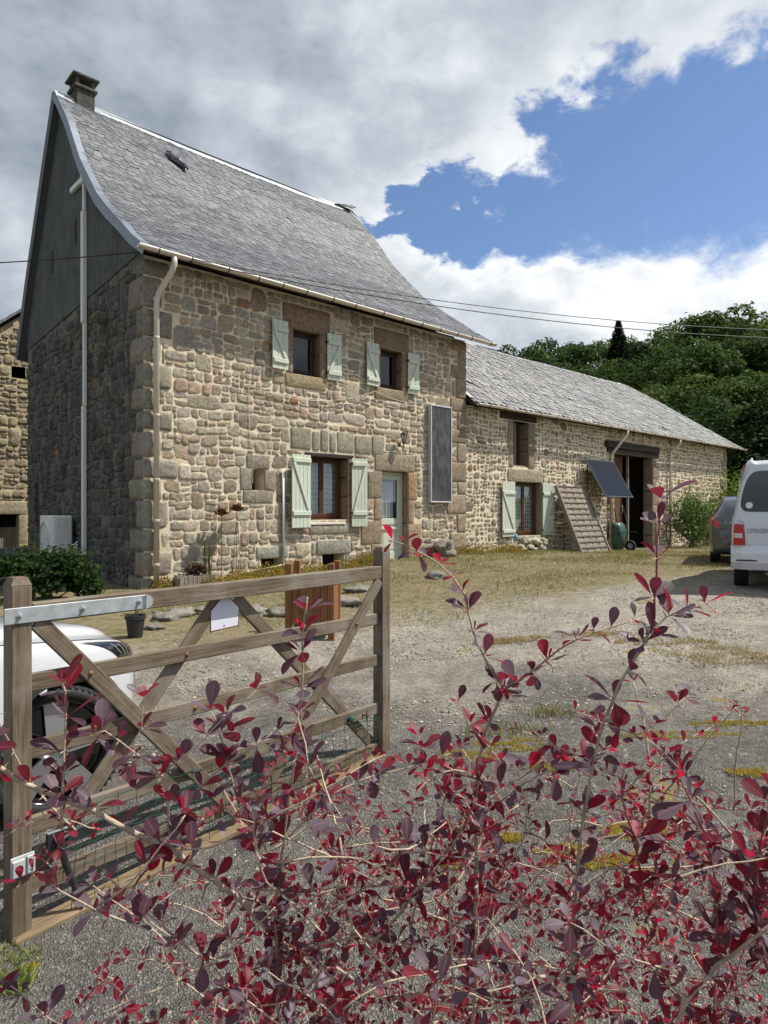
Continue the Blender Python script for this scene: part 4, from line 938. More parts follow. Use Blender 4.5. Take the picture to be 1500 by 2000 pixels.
b = MB(); b.lathe([(.004, 0), (.003, .003)], 8, T(.985, .0135, 1.085) @ Rx(math.pi/2), closed=True); b.build('screw', M_RUST, sg)
tag(sg, 'small blank white house-shaped plate hung in the gate braces', 'sign')

# ------------------------------------------------------------------ vehicles
def cr(p0, p1, p2, p3, t): return [.5*((2*b_) + (-a+c)*t + (2*a-5*b_+4*c-d)*t*t + (-a+3*b_-3*c+d)*t**3) for a, b_, c, d in zip(p0, p1, p2, p3)]
class Loft:
    """car body: stations (x, half width, z bottom, z belt, half width roof, z roof[, lean]) blended smoothly"""
    def __init__(s, st, fold=.94, crown=.03):
        s.rows = []
        for q in st:
            x, w_, zb, zl, wr, zr = q[:6]; lean = q[6] if len(q) > 6 else 0
            sec = [(0, zb), (w_*.84, zb), (w_*.965, zb+.10), (w_, (zb+zl)/2+.02), (w_*.985, zl-.05), (w_*fold, zl+.01), (wr*1.02, zr-.035), (wr*.82, zr+crown*.5), (wr*.4, zr+crown), (0, zr+crown*1.1)]
            s.rows.append([(x + lean*(z-.9 if z > .9 else 0), y, z) for y, z in sec])
        s.nu, s.nv = len(s.rows)-1, len(s.rows[0])-1
    def at(s, u, v, out=0.0):
        def P(u, v):
            i = min(int(max(u, 0)), s.nu-1); j = min(int(max(v, 0)), s.nv-1); fu, fv = u-i, v-j
            cl = lambda k, m: max(0, min(m, k))
            R = [cr(*[s.rows[cl(i+a, s.nu)][cl(j+b_, s.nv)] for b_ in (-1, 0, 1, 2)], fv) for a in (-1, 0, 1, 2)]
            return Vector(cr(*R, fu))
        p = P(u, v)
        if out:
            e = .02; du = P(min(u+e, s.nu), v)-P(max(u-e, 0), v); dv = P(u, min(v+e, s.nv))-P(u, max(v-e, 0)); n_ = du.cross(dv)
            if n_.length > 1e-9:
                n_.normalize(); c = Vector((p.x, 0, .7))
                if n_.dot(p-c) < 0: n_ = -n_
                p = p + n_*out
        return p
def mirror(b, fn, sides=(1, -1)):
    for s_ in sides: fn(b, s_)
def body(parent, L, name, mat, cells, arches=(), ru=6, rv=4, out=0.0, sides=(1, -1), cap=()):
    b = MB(); arch = [(ax, az, ar) for ax, az, ar in arches]
    for sd in sides:
        ix = {}
        def V(i, j):
            if (i, j) not in ix:
                p = L.at(i/ru, j/rv, out)
                for ax, az, ar in arch:
                    dx, dz = p.x-ax, p.z-az; d = math.hypot(dx, dz)
                    if p.y > .45 and abs(d-ar) < .035 and d > 1e-3: p.x = ax+dx/d*ar; p.z = az+dz/d*ar
                ix[i, j] = b.vert((p.x, p.y*sd, p.z))
            return ix[i, j]
        for i in range(L.nu*ru):
            for j in range(L.nv*rv):
                uu, vv = (i+.5)/ru, (j+.5)/rv
                if not cells(uu, vv): continue
                p = L.at(uu, vv)
                if any(math.hypot(p.x-ax, p.z-az) < ar and p.y > .45 for ax, az, ar in arch): continue
                q = (V(i, j), V(i+1, j), V(i+1, j+1), V(i, j+1)); b.face(q if sd > 0 else q[::-1])
        for u in cap:
            ring = [V(int(u*ru), j) for j in range(L.nv*rv+1)]; p0 = b.vert((L.at(u, 0).x, 0, .7))
            for a, c in zip(ring, ring[1:]): b.face((a, c, p0))
    o = b.build(name, mat, parent, True); return fixn(o)
def patch(parent, L, name, mat, uv, out, side, n=6, m=3):
    """panel laid on the body: four (u, v) corners"""
    b = MB(); g = []
    for i in range(n+1):
        for j in range(m+1):
            a, c = i/n, j/m; u = (uv[0][0]*(1-a)+uv[1][0]*a)*(1-c)+(uv[3][0]*(1-a)+uv[2][0]*a)*c; v = (uv[0][1]*(1-a)+uv[1][1]*a)*(1-c)+(uv[3][1]*(1-a)+uv[2][1]*a)*c
            p = L.at(u, v, out); g.append(b.vert((p.x, p.y*side, p.z)))
    for i in range(n):
        for j in range(m): k = i*(m+1)+j; b.face((g[k], g[k+1], g[k+m+2], g[k+m+1]))
    return fixn(b.build(name, mat, parent, True))
M_ALLOY = plain('alloy', (.55, .56, .57), .3, .7, .06); M_GLOSSBLACK = plain('gloss_black', (.01, .01, .012), .12, var=.1, coat=1.0)
M_TRIM = plain('black_trim', (.022, .022, .024), .55, var=.1); M_CARGLASS = glass_mat('car_glass', (.25, .3, .33), .10, .55)
M_REDLENS = plain('red_lens', (.42, .012, .018), .18, var=.15, coat=1.0); M_CLEARLENS = plain('clear_lens', (.55, .50, .48), .2, var=.1, coat=1.0)
def wheel(parent, M, r, wd, rimr, style):
    """axle along local Z, outer face at +Z"""
    t = MB(); h = wd/2; t.lathe([(rimr, -h*.9), (r*.93, -h), (r*.985, -h*.82), (r, -h*.5), (r, h*.5), (r*.985, h*.82), (r*.93, h), (rimr*1.03, h*.92), (rimr, h*.8)], 48)
    wh = t.build('wheel', M_RUBBER, parent, True, M=M)
    if style == 'near':
        k = MB()
        for i in range(60): a = i/60*6.2832; k.box(r*.945, r*1.004, -.009, .009, h*.55, h*.90, .002, M=Rz(a))
        k.build('tread_block', M_RUBBER, wh)['kind'] = 'stuff'
    b = MB(); b.lathe([(rimr*1.03, h*.88), (rimr*.985, h*.84), (rimr*.95, h*.3), (rimr*.9, -h*.6)], 40); b.lathe([(rimr*.92, h*.1), (.001, h*.1)], 40); b.build('rim', M_GLOSSBLACK, wh, True)
    b = MB(); b.lathe([(.055, h*.55), (.05, h*.62), (.001, h*.64)], 16); b.build('hub_cap', M_ALLOY, wh, True)
    for i in range(5):
        b = MB(); a = i*2*math.pi/5 + .35
        if style == 'near':
            M_ = Rz(a); w0, w1 = .035, .078
            P = [(.05, -w0), (rimr*.95, -w1), (rimr*.97, 0), (rimr*.95, w1*.55), (.05, w0)]
            i0 = len(b.v)
            for zz in (h*.42, h*.66):
                for x_, y_ in P: b.vert(M_ @ Vector((x_, y_, zz + (.012 if x_ < .1 else 0))))
            b.face(range(i0+5, i0+10)); b.face(list(range(i0, i0+5))[::-1])
            for k in range(5): b.face((i0+k, i0+(k+1) % 5, i0+5+(k+1) % 5, i0+5+k))
            sp = fixn(b.build('spoke', M_ALLOY, wh))
            g = MB()
            for k in range(6): g.box(rimr*(.50+k*.075), rimr*(.50+k*.075)+.008, -.055-.003*k, -.008, h*.655, h*.672, M=M_ @ Matrix.Shear('XY', 4, (0, 0)) )
            g.build('spoke_slots', M_GLOSSBLACK, sp)['kind'] = 'stuff'
        else:
            for s_ in (-.12, .12): b.box(.04, rimr*.97, -.016, .016, h*.42, h*.62, .003, M=Rz(a+s_))
            fixn(b.build('spoke', M_ALLOY, wh))
    return wh
def text_mesh(parent, txt, size, M, mat, ext=.003, name='lettering'):
    cu = bpy.data.curves.new(name, 'FONT'); cu.body = txt; cu.size = size; cu.extrude = ext; cu.align_x = 'CENTER'; cu.align_y = 'CENTER'
    o = bpy.data.objects.new(name, cu); COL.objects.link(o); dg = bpy.context.evaluated_depsgraph_get()
    me = bpy.data.meshes.new_from_object(o.evaluated_get(dg)); bpy.data.objects.remove(o); me.materials.clear(); me.materials.append(mat)
    return child(name, me, parent, M)

# white hatchback nosing in behind the gate
wc = tag(empty('white_car', on(-2.46, 3.84), math.radians(65)), 'white electric hatchback parked behind the gate, front wheel turned', 'car')
ST = [(.71, .50, .30, .62, .36, .67), (.675, .64, .24, .69, .50, .755), (.57, .77, .20, .76, .58, .83), (.38, .855, .19, .82, .66, .89), (.0, .895, .19, .875, .69, .945), (-.5, .89, .18, .93, .70, 1.00), (-.85, .885, .18, .955, .69, 1.045), (-1.15, .88, .18, .965, .66, 1.22), (-1.55, .88, .18, .97, .60, 1.44), (-2.2, .88, .18, .975, .59, 1.50), (-2.9, .885, .19, .99, .57, 1.44), (-3.25, .86, .24, 1.0, .55, 1.30), (-3.45, .80, .3, .95, .55, 1.02)]
LC = Loft(ST, .93, .02); AR = [(0, .335, .385), (-2.68, .335, .385)]
M_WHITE = paint_mat('white_car_paint', (.58, .60, .63), .3)
isglass = lambda u, v: 6.05 < u < 11.0 and 5.15 < v < 6.0 or 6.1 < u < 7.9 and v > 6.2
body(wc, LC, 'body', M_WHITE, lambda u, v: v > .8 and not isglass(u, v), AR, 8, 6, cap=(0, LC.nu))
body(wc, LC, 'glasshouse', M_CARGLASS, isglass, (), 8, 6)
b = MB(); b.box(-3.3, .7, -.62, .62, .2, .26); b.box(-3.2, .62, -.60, .60, .26, .60); b.box(-3.2, -.9, -.60, .60, .6, .9); b.build('underbody', M_TRIM, wc)
for ax in (0, -2.68):
    for sd in (1, -1):
        b = MB(); n_ = 26
        for k in range(n_):
            a0, a1 = -.35+k*(math.pi+.7)/n_, -.35+(k+1)*(math.pi+.7)/n_
            q = lambda a, r_, y_: (ax+r_*math.cos(a), sd*y_, .335+r_*math.sin(a))
            b.poly([q(a0, .385, .897), q(a1, .385, .897), q(a1, .385, .60), q(a0, .385, .60)]); b.poly([q(a0, .375, .90), q(a1, .375, .90), q(a1, .425, .893), q(a0, .425, .893)])
        b.build('arch_trim', M_TRIM, wc, True)
for sd in (-1, 1):
    wheel(wc, T(0, sd*.785, .335) @ Rz(math.radians(-30)) @ (Rx(math.pi/2) if sd < 0 else Rx(-math.pi/2)), .335, .22, .262, 'near'); wheel(wc, T(-2.68, sd*.785, .335) @ (Rx(math.pi/2) if sd < 0 else Rx(-math.pi/2)), .335, .22, .262, 'near')
    hl = patch(wc, LC, 'headlight', M_GLOSSBLACK, [(.7, 3.3), (2.9, 3.75), (3.75, 4.75), (.8, 4.85)], .007, sd, 16, 6)
    for k in range(8):
        u = 1.5+k*.2; patch(hl, LC, 'light_bar', M_ALLOY, [(u, 3.75+k*.03), (u+.03, 3.75+k*.03), (u+.28, 4.45), (u+.25, 4.45)], .010, sd, 2, 2)
    patch(hl, LC, 'projector', M_ALLOY, [(.85, 4.35), (1.0, 4.35), (1.0, 4.75), (.85, 4.75)], .010, sd, 2, 2)
b = MB()
for v_ in (5.22,): b.tube([LC.at(.9+i*.28, v_, .001) for i in range(18)], .0035, 5); b.tube([Vector((p.x, -p.y, p.z)) for p in (LC.at(.9+i*.28, v_, .001) for i in range(18))], .0035, 5)
b.tube([Vector((p.x, -p.y, p.z)) for p in (LC.at(3.0, 4.9-i*.25, .001) for i in range(5))], .0025, 5)
b.tube([Vector((p.x, -p.y, p.z)) for p in (LC.at(5.35+.25*math.sin(i*.5), 5.0-i*.35, .001) for i in range(11))], .003, 5)
b.build('panel_gap', M_TRIM, wc)
for sd in (-1, 1): b = MB(); b.lathe([(.02, -.09), (.07, -.08), (.085, 0), (.07, .06), (.02, .07)], 14, T(-1.05, sd*.98, 1.03) @ Rx(math.pi/2)); b.build('mirror', M_WHITE, wc, True)

# silver van seen from behind
M_SILVER = paint_mat('silver_van_paint', (.62, .64, .69), .34, metal=.25)
hv = math.atan2(.882, .47)
van = tag(empty('silver_van', on(5.58, 8.84), hv), 'silver van at the right edge seen from behind, tailgate closed', 'van')
SV = [(.02, .80, .40, 1.02, .61, 1.70, .10), (.06, .845, .34, 1.04, .64, 1.76, .09), (.25, .862, .30, 1.06, .66, 1.80, .04), (.9, .865, .28, 1.06, .69, 1.80), (1.8, .865, .28, 1.05, .72, 1.80), (2.5, .86, .28, 1.04, .70, 1.77), (2.95, .86, .28, 1.02, .68, 1.52), (3.35, .85, .28, 1.0, .70, 1.12), (3.8, .82, .30, .86, .62, .95), (4.08, .72, .34, .68, .5, .78), (4.14, .6, .4, .62, .4, .7)]
LV = Loft(SV, .96, .02); AV = [(.78, .31, .36), (3.45, .31, .36)]
vg = lambda u, v: 2.2 < u < 6.8 and 5.2 < v < 6.0 or 5.9 < u < 7.1 and v > 6.2
body(van, LV, 'body', M_SILVER, lambda u, v: v > .8 and not vg(u, v), AV, 6, 5, cap=(0, LV.nu)); body(van, LV, 'side_glass', M_CARGLASS, vg, (), 6, 5)
b = MB(); b.box(.2, 3.9, -.6, .6, .24, .62); b.build('underbody', M_TRIM, van)
for ax in (.78, 3.45):
    for sd in (1, -1): wheel(van, T(ax, sd*.735, .31) @ (Rx(math.pi/2) if sd < 0 else Rx(-math.pi/2)), .31, .19, .2, 'far')
rear_x = lambda z_: .012 + (.10*(z_-.9) if z_ > .9 else 0)
def rearpanel(parent, name, mat, pts, out, th=.012, sm=False):
    b = MB(); i0 = 0; n_ = len(pts)
    for d in (out, out-th):
        for y_, z_ in pts: b.vert((rear_x(z_)-d, y_, z_))
    b.face(range(n_)); b.face(list(range(n_, 2*n_))[::-1])
    for k in range(n_): b.face((k, (k+1) % n_, n_+(k+1) % n_, n_+k))
    return fixn(b.build(name, mat, parent, sm))
def rrect(y0, y1, z0, z1, r, n_=5):
    o_ = []
    for cy, cz, a0 in ((y1-r, z1-r, 0), (y0+r, z1-r, 90), (y0+r, z0+r, 180), (y1-r, z0+r, 270)):
        for k in range(n_+1): a = math.radians(a0+90*k/n_); o_.append((cy+r*math.cos(a), cz+r*math.sin(a)))
    return o_
tg = rearpanel(van, 'tailgate', M_SILVER, [(.68, .46), (.685, .66), (.70, .95), (.77, 1.02), (.775, 1.2), (.72, 1.5), (.64, 1.66), (.55, 1.74), (-.55, 1.74), (-.64, 1.66), (-.72, 1.5), (-.775, 1.2), (-.77, 1.02), (-.70, .95), (-.685, .66), (-.68, .46)], .012)
wl_ = [(.60, 1.095), (.68, 1.10), (.72, 1.125), (.74, 1.17), (.74, 1.24), (.725, 1.34), (.70, 1.44), (.665, 1.54), (.63, 1.60), (.58, 1.645), (.50, 1.66)]; win = wl_ + [(-y_, z_) for y_, z_ in wl_[::-1]]
rearpanel(tg, 'rear_window', plain('tinted_glass', (.012, .018, .02), .06, var=.4, scale=3, coat=1.0), win, .018)
rearpanel(tg, 'handle', M_SILVER, rrect(-.20, .20, .985, 1.055, .03), .032, .02); rearpanel(tg, 'number_plate', plain('plate', (.6, .6, .55), .5), rrect(-.26, .26, .70, .80, .01), .016)
for sd in (1, -1):
    tl = rearpanel(van, 'tail_light', M_REDLENS, [(sd*y_, z_) for y_, z_ in ((.835, .64), (.69, .64), (.70, .78), (.715, .92), (.80, .93), (.825, .92))], .03, .12)
    rearpanel(tl, 'reversing_lens', M_CLEARLENS, [(sd*y_, z_) for y_, z_ in ((.825, .735), (.72, .735), (.722, .80), (.825, .80))], .034, .02)
b = MB(); n_ = 12
for sdz, (z0, z1, o0, o1) in enumerate(((.30, .40, .05, .085), (.40, .52, .085, .085), (.52, .635, .085, .05))):
    for i in range(n_):
        def bp(i, z_, o_): y_ = -.86+1.72*i/n_; c_ = abs(y_)/.86; return (.02 - o_ + .10*max(0, c_-.78)/.22, y_*1.005, z_)
        b.poly([bp(i, z0, o0), bp(i+1, z0, o0), bp(i+1, z1, o1), bp(i, z1, o1)])
for sd in (1, -1): b.poly([(.07, sd*.866, .30), (.07, sd*.866, .635), (.5, sd*.868, .635), (.5, sd*.868, .30)])
b.poly([(-.03, -.86, .635), (-.03, .86, .635), (.1, .86, .635), (.1, -.86, .635)]); bmp = fixn(b.build('rear_bumper', M_SILVER, van))
b = MB(); b.box(-.07, -.062, .55, .80, .42, .44); b.box(-.07, -.062, -.80, -.55, .42, .44); b.build('bumper_strip', M_TRIM, bmp)
text_mesh(tg, 'CITROËN', .085, Matrix.Translation((rear_x(.83)-.016, .53, .83)) @ Rz(-math.pi/2) @ Rx(math.pi/2) @ Matrix.Diagonal((.78, 1, 1, 1)), plain('chrome_letters', (.28, .28, .30), .3, .6), name='lettering')
b = MB(); b.lathe([(.044, 0), (.044, .003)], 20, T(rear_x(1.19)-.020, .64, 1.185) @ Ry(-math.pi/2), closed=True); b.build('round_sticker', M_WHITEPVC, tg)
b = MB(); b.tube([(.3, .45, .27), (.1, .42, .25), (-.02, .40, .25)], .025, 8); b.build('exhaust', M_GALV, van)
for sd in (1, -1): b = MB(); b.tube([(.5, sd*.60, 1.83), (.55, sd*.6, 1.86), (2.2, sd*.6, 1.86), (2.3, sd*.6, 1.82)], .014, 6); b.build('roof_rail', M_SILVER, van)

# dark grey hatchback beyond the van
M_GREYCAR = paint_mat('grey_car_paint', (.085, .085, .09), .3, metal=.3)
gc = tag(empty('grey_car', on(7.47, 13.3), math.atan2(.89, .45)), 'dark grey hatchback half hidden by the silver van', 'car')
SG = [(.0, .66, .36, .84, .50, .96), (.06, .82, .28, .92, .58, 1.08), (.22, .87, .22, .96, .60, 1.24), (.45, .89, .20, .97, .60, 1.36), (.9, .895, .19, .96, .60, 1.42), (1.6, .89, .19, .94, .60, 1.435), (2.2, .89, .19, .93, .59, 1.41), (2.75, .89, .19, .92, .62, 1.20), (3.15, .89, .19, .90, .66, .99), (3.7, .86, .20, .83, .62, .90), (4.1, .76, .24, .70, .52, .77), (4.27, .6, .3, .6, .4, .66)]
LG = Loft(SG, .95, .02); AG = [(.80, .315, .36), (3.5, .315, .36)]
gg = lambda u, v: 2.4 < u < 7.0 and 5.2 < v < 6.0 or 6.1 < u < 7.7 and v > 6.2 or .9 < u < 2.6 and v > 5.5
body(gc, LG, 'body', M_GREYCAR, lambda u, v: v > .8 and not gg(u, v), AG, 6, 5, cap=(0, LG.nu)); body(gc, LG, 'glasshouse', M_CARGLASS, gg, (), 6, 5)
b = MB(); b.box(.3, 3.9, -.62, .62, .2, .6); b.box(.05, .4, -.8, .8, .24, .36, .03); b.build('underbody', M_TRIM, gc)
b = MB(); b.box(.9, 3.0, -.55, .55, .6, 1.1); b.build('cabin_shade', M_TRIM, gc)
for ax in (.80, 3.5):
    for sd in (1, -1): wheel(gc, T(ax, sd*.765, .315) @ (Rx(math.pi/2) if sd < 0 else Rx(-math.pi/2)), .315, .2, .22, 'far')
for sd in (1, -1): patch(gc, LG, 'tail_light', M_REDLENS, [(.25, 3.6), (2.3, 4.1), (2.5, 5.2), (.35, 5.1)], .008, sd, 10, 5)
b = MB(); b.box(-.012, .02, -.30, .30, .56, .68, .004); b.build('number_plate', M_WHITEPVC, gc)
text_mesh(gc, 'A 180', .075, Matrix.Translation((-.02, .50, .875)) @ Rz(-math.pi/2) @ Rx(math.pi/2), M_ALLOY, name='lettering')
# ------------------------------------------------------------------ fittings on the house
random.seed(51)
def onwall(name, t, wout, z): return empty(name, F(t, wout, z), FANG)
# wall lantern beside the door
lan = tag(onwall('wall_lantern', 6.02, 0, 3.2), 'small black wall lantern above the front door', 'lantern')
b = MB(); b.lathe([(.001, 0), (.045, .004), (.045, .014), (.02, .02)], 12, T(0, -.035, .0) @ Rx(math.pi/2)); b.build('back_plate', M_BLACK, lan)
b = MB(); b.tube([(0, -.04, 0), (0, -.10, -.05), (0, -.17, -.04), (0, -.19, .03)], .010, 6); b.tube([(0, -.19, -.02), (0, -.19, -.09)], .012, 6); b.build('arm', M_BLACK, lan)
b = MB(); b.lathe([(.035, .03), (.04, .045), (.03, .05)], 6, T(0, -.19, 0)); b.lathe([(.085, .225), (.09, .235), (.03, .285), (.012, .30), (.012, .33), (.001, .35)], 6, T(0, -.19, 0))
for k in range(6): a = k*math.pi/3; b.tube([(.036*math.cos(a), -.19+.036*math.sin(a), .045), (.078*math.cos(a), -.19+.078*math.sin(a), .228)], .005, 4)
b.build('lamp_cage', M_BLACK, lan); b = MB(); b.lathe([(.033, .05), (.072, .225)], 6, T(0, -.19, 0)); b.build('glass', M_GLASS, lan)
# air-heating panel
pn = tag(onwall('solar_air_panel', 7.0, .02, 1.88), 'tall black solar panel in a white frame beside the door', 'solar panel')
b = MB(); w_, h_ = .76, 2.36; b.box(0, w_, -.11, 0, 0, .03, .004); b.box(0, w_, -.11, 0, h_-.03, h_, .004); b.box(0, .03, -.109, -.001, .03, h_-.03, .004); b.box(w_-.03, w_, -.109, -.001, .03, h_-.03, .004); fixn(b.build('frame', plain('panel_frame', (.60, .61, .62), .35, .3), pn))
m_, t_, o_ = material('dusty_black'); co = obj_co(t_); d_ = t_.noise(t_.vm('MULTIPLY', co, (3, 3, 1.2)), 3, 5, .65); finish(t_, o_, t_.mix(t_.rng(d_, .35, .75), (.028, .028, .03), (.10, .10, .095)), .42); b = MB(); b.box(.031, w_-.031, -.095, -.02, .031, h_-.031); b.build('absorber', m_, pn)
# heat pump on the gable
hp = tag(onwall('heat_pump', -.12, -3.18, .72), 'white heat pump unit on the shaded gable wall', 'heat pump')
b = MB(); b.box(-.38, 0, 0, .86, 0, .86, .025); fixn(b.build('casing', M_WHITEPVC, hp))
b = MB(); b.box(-.33, -.02, -.022, -.0005, .20, .82, .012); b.box(-.30, -.10, -.030, -.0225, .66, .76, .006); fixn(b.build('valve_cover', plain('cover', (.62, .62, .60), .45), hp))
b = MB(); b.lathe([(.30, 0), (.30, .02), (.28, .025)], 24, T(-.38, .50, .45) @ Ry(-math.pi/2)); 
for k in range(9): b.tube([(-.395, .22+k*.07, .45-.28*math.sin(math.acos(min(1, abs(k-4)/4.3)))), (-.395, .22+k*.07, .45+.28*math.sin(math.acos(min(1, abs(k-4)/4.3))))], .006, 4)
b.build('fan_grille', M_WHITEPVC, hp)
b = MB()
for k in range(5): b.tube([(-.12, -.02, .30-k*.06), (-.10, -.12, .26-k*.06), (-.06, -.30, .28-k*.06), (-.05, -.42, .34-k*.06)], .016, 6)
b.build('refrigerant_pipes', M_WHITEPVC, hp, True)
b = MB(); b.box(-.36, .1, .08, .12, -.05, -.001); b.box(-.36, .1, .72, .76, -.05, -.001); b.build('bracket', M_BLACK, hp)
# crumpled sheet on the roof
pa, na = prof.at(prof.L*.80); b = MB(); n_ = 12; g = {}
for i in range(n_+1):
    for j in range(7):
        u_, v_ = i/n_, j/6; wv_ = .05+.13*math.sin(math.pi*min(1, u_*1.1))
        h = .05*math.sin(math.pi*v_)*(.6+u_) + .03*mnoise.noise(Vector((i*.9, j*1.1, 3)))
        p, nn = prof.at(prof.L*.845 - u_*.55); g[i, j] = b.vert((2.05 + u_*.30 + (v_-.5)*2*wv_, *(p+nn*(h+.03))))
for i in range(n_):
    for j in range(6): b.face((g[i, j], g[i+1, j], g[i+1, j+1], g[i, j+1]))
tp = fixn(b.build('plastic_sheet', plain('shiny_black_film', (.05, .05, .055), .22, var=.3, scale=20), None)); tp.matrix_world = T(*C0) @ Rz(FANG); tag(tp, 'crumpled dark plastic sheet lying on the upper house roof', 'sheet')
# overhead cables
def cable(name, A, B, sag, r, label):
    b = MB(); A, B = Vector(A), Vector(B); b.tube([A.lerp(B, k/40) + Vector((0, 0, -4*sag*(k/40)*(1-k/40))) for k in range(41)], r, 5); return tag(b.build(name, M_WIRE), label, 'cable')
A0 = F(.0, .10, 6.05)
cable('overhead_cable', A0, at(-260, 520, 11.0), .06, .010, 'black overhead cable running left from the house corner')
cable('overhead_cable', A0 + Vector((.05, 0, .02)), at(1700, 648, 13.0), .34, .007, 'upper of two thin cables crossing the sky at right')
cable('overhead_cable', A0 + Vector((.05, 0, -.02)), at(1700, 664, 13.0), .36, .008, 'lower thicker of two cables crossing the sky at right')

# ------------------------------------------------------------------ things along the barn
rk = tag(onwall('slatted_rack', 12.42, .93, .45), 'grey slatted wooden rack leaning on the barn wall', 'rack')
up = Vector((0, .85, 1.98)); L_ = up.length; MR = frame((0, 0, 0), (1, 0, 0), up)      # X along, Y up the rack
for x_ in (0, 1.60): b = MB(); b.box(0, L_, -.03, .03, -.07, .04, .006); fixn(b.build('side_board', M_GREYWOOD, rk, M=MR @ T(x_+.03, 0, 0) @ Rz(math.pi/2)))
for k in range(12):
    b = MB(); y0 = k*L_/12; b.box(.065, 1.60, y0+.008, y0+L_/12-.012, -.022, -.0 + rnd(-.004, .004), .004); b.box(.065, 1.60, y0+L_/12-.03, y0+L_/12-.013, .001, .035, .003)
    s = fixn(b.build('slat', M_GREYWOOD, rk, M=MR))
    for q_ in (.46, .83, 1.2): c = MB(); c.box(q_-.015, q_+.015, y0+L_/12-.09, y0+L_/12-.032, .001, .03, .003); fixn(c.build('cleat', M_GREYWOOD, s))
sp = tag(onwall('tilted_solar_panel', 14.12, 0, 0), 'dark blue tilted solar panel on brackets by the barn door', 'solar panel')
A_, B_ = Vector((0, -.06, 3.32)), Vector((0, -.76, 2.12)); up = A_-B_; MP = frame(B_, (1, 0, 0), up); hh = up.length
m_, t_, o_ = material('pv_cells'); co = obj_co(t_); sp_ = t_.n('ShaderNodeSeparateXYZ', {0: co}); gl_ = t_.m('MAXIMUM', t_.m('LESS_THAN', t_.m('FRACT', t_.m('MULTIPLY', sp_.outputs[0], 6.0)), .03), t_.m('LESS_THAN', t_.m('FRACT', t_.m('MULTIPLY', sp_.outputs[1], 6.0)), .03))
finish(t_, o_, t_.mix(t_.m('MULTIPLY', gl_, .25), (.007, .010, .019), (.03, .036, .05)), .45, spec=.12)
b = MB(); b.box(.03, 1.74, .03, hh-.03, -.02, .0); b.build('cell_sheet', m_, sp, M=MP)
b = MB(); b.box(0, 1.77, 0, .03, -.035, .006, .003); b.box(0, 1.77, hh-.03, hh, -.035, .006, .003); b.box(0, .03, .03, hh-.03, -.034, .005, .003); b.box(1.74, 1.77, .03, hh-.03, -.034, .005, .003); fixn(b.build('frame', plain('dark_alu', (.10, .11, .12), .4, .5), sp, M=MP))
for x_ in (.2, 1.5): b = MB(); b.tube([(x_, -.02, 2.15), (x_, -.72, 2.15)], .018, 4); b.tube([(x_, -.02, 2.15), (x_, -.02, 3.2)], .018, 4); b.tube([(x_, -.02, 2.15), (x_, -.45, 2.62)], .014, 4); b.build('wall_bracket', M_BLACK, sp)
wbr = tag(onwall('wheelbarrow', 15.7, .25, .36), 'green wheelbarrow stood on end against the barn', 'wheelbarrow')
b = MB(); g = []
for k, (z_, w_, d_) in enumerate(((.06, .20, .16), (.25, .26, .24), (.6, .29, .26), (.85, .28, .20), (.95, .24, .12))):
    for (x_, y_) in ((-w_, 0), (-w_*.86, -d_), (w_*.86, -d_), (w_, 0)): g.append(b.vert((x_, y_, z_)))
for k in range(4):
    for j in range(3): b.face((g[k*4+j], g[k*4+j+1], g[k*4+5+j], g[k*4+4+j]))
b.face((g[0], g[1], g[2], g[3])); b.face((g[16], g[17], g[18], g[19])); fixn(b.build('tray', plain('barrow_green', (.022, .075, .05), .45, var=.3, scale=8), wbr, True))
b = MB()
for x_ in (-.24, .26): b.tube([(x_*.3, -.34, .14), (x_, -.28, .55), (x_*1.2, -.22, .9), (x_*1.25, -.10, 1.42)], .014, 6); b.tube([(x_, -.28, .62), (x_*1.3, -.52, .66), (x_*1.3, -.54, .60)], .012, 5)
b.build('frame', M_BLACK, wbr)
b = MB(); b.lathe([(.09, -.035), (.17, -.04), (.185, 0), (.17, .04), (.09, .035)], 20, T(.18, -.42, .19) @ Ry(math.pi/2)); wl = b.build('wheel', M_RUBBER, wbr, True)
b = MB(); b.lathe([(.001, -.02), (.09, -.03), (.09, .03), (.001, .02)], 14, T(.18, -.42, .19) @ Ry(math.pi/2)); b.build('hub', M_GALV, wl)
for i, (p0, p1, w_, lab) in enumerate((((19.45, .10, 1.75), (20.7, .75, .36), .13, 'wide grey plank leaning on the wall right of the barn door'), ((19.7, .12, 1.35), (20.95, .85, .36), .07, 'narrow pale batten leaning beside the barn door shrub'))):
    A_, B_ = F(*p0), F(*p1); b = MB(); b.box(0, (B_-A_).length, -w_/2, w_/2, -.018, .018, .004); o = fixn(b.build('leaning_plank', M_GREYWOOD)); o.matrix_world = frame(A_, B_-A_, NRM.cross(B_-A_)); tag(o, lab, 'plank')

# ------------------------------------------------------------------ flower-bed and yard objects
random.seed(61)
pl = tag(empty('cedar_planter', on(-.76, 7.2), math.radians(-4)), 'square cedar planter box with corner posts behind the gate', 'planter')
for sx_ in (-1, 1):
    for sy_ in (-1, 1):
        b = MB(); b.box(-.03, .78, -.034, .034, -.034, .034, .006); fixn(b.build('post', M_CEDAR, pl, M=frame((sx_*.225, sy_*.225, 0), (0, 0, 1), (1, 0, 0))))
for k in range(5):
    for ry in range(4):
        b = MB(); b.box(0, .50, -.036, .036, -.01, .01, .002); b.build('plank', M_CEDAR, pl, M=Rz(ry*math.pi/2) @ frame((-.152+k*.076, -.235, .14), (0, 0, 1), (1, 0, 0)))
b = MB(); b.box(-.21, .21, -.21, .21, .15, .56); b.build('soil', plain('potting_soil', (.03, .022, .016), .95, bump=.4), pl)
pt = tag(empty('black_plant_pot', on(-2.72, 7.28)), 'black plastic pot with a dead stem by the white car', 'plant pot')
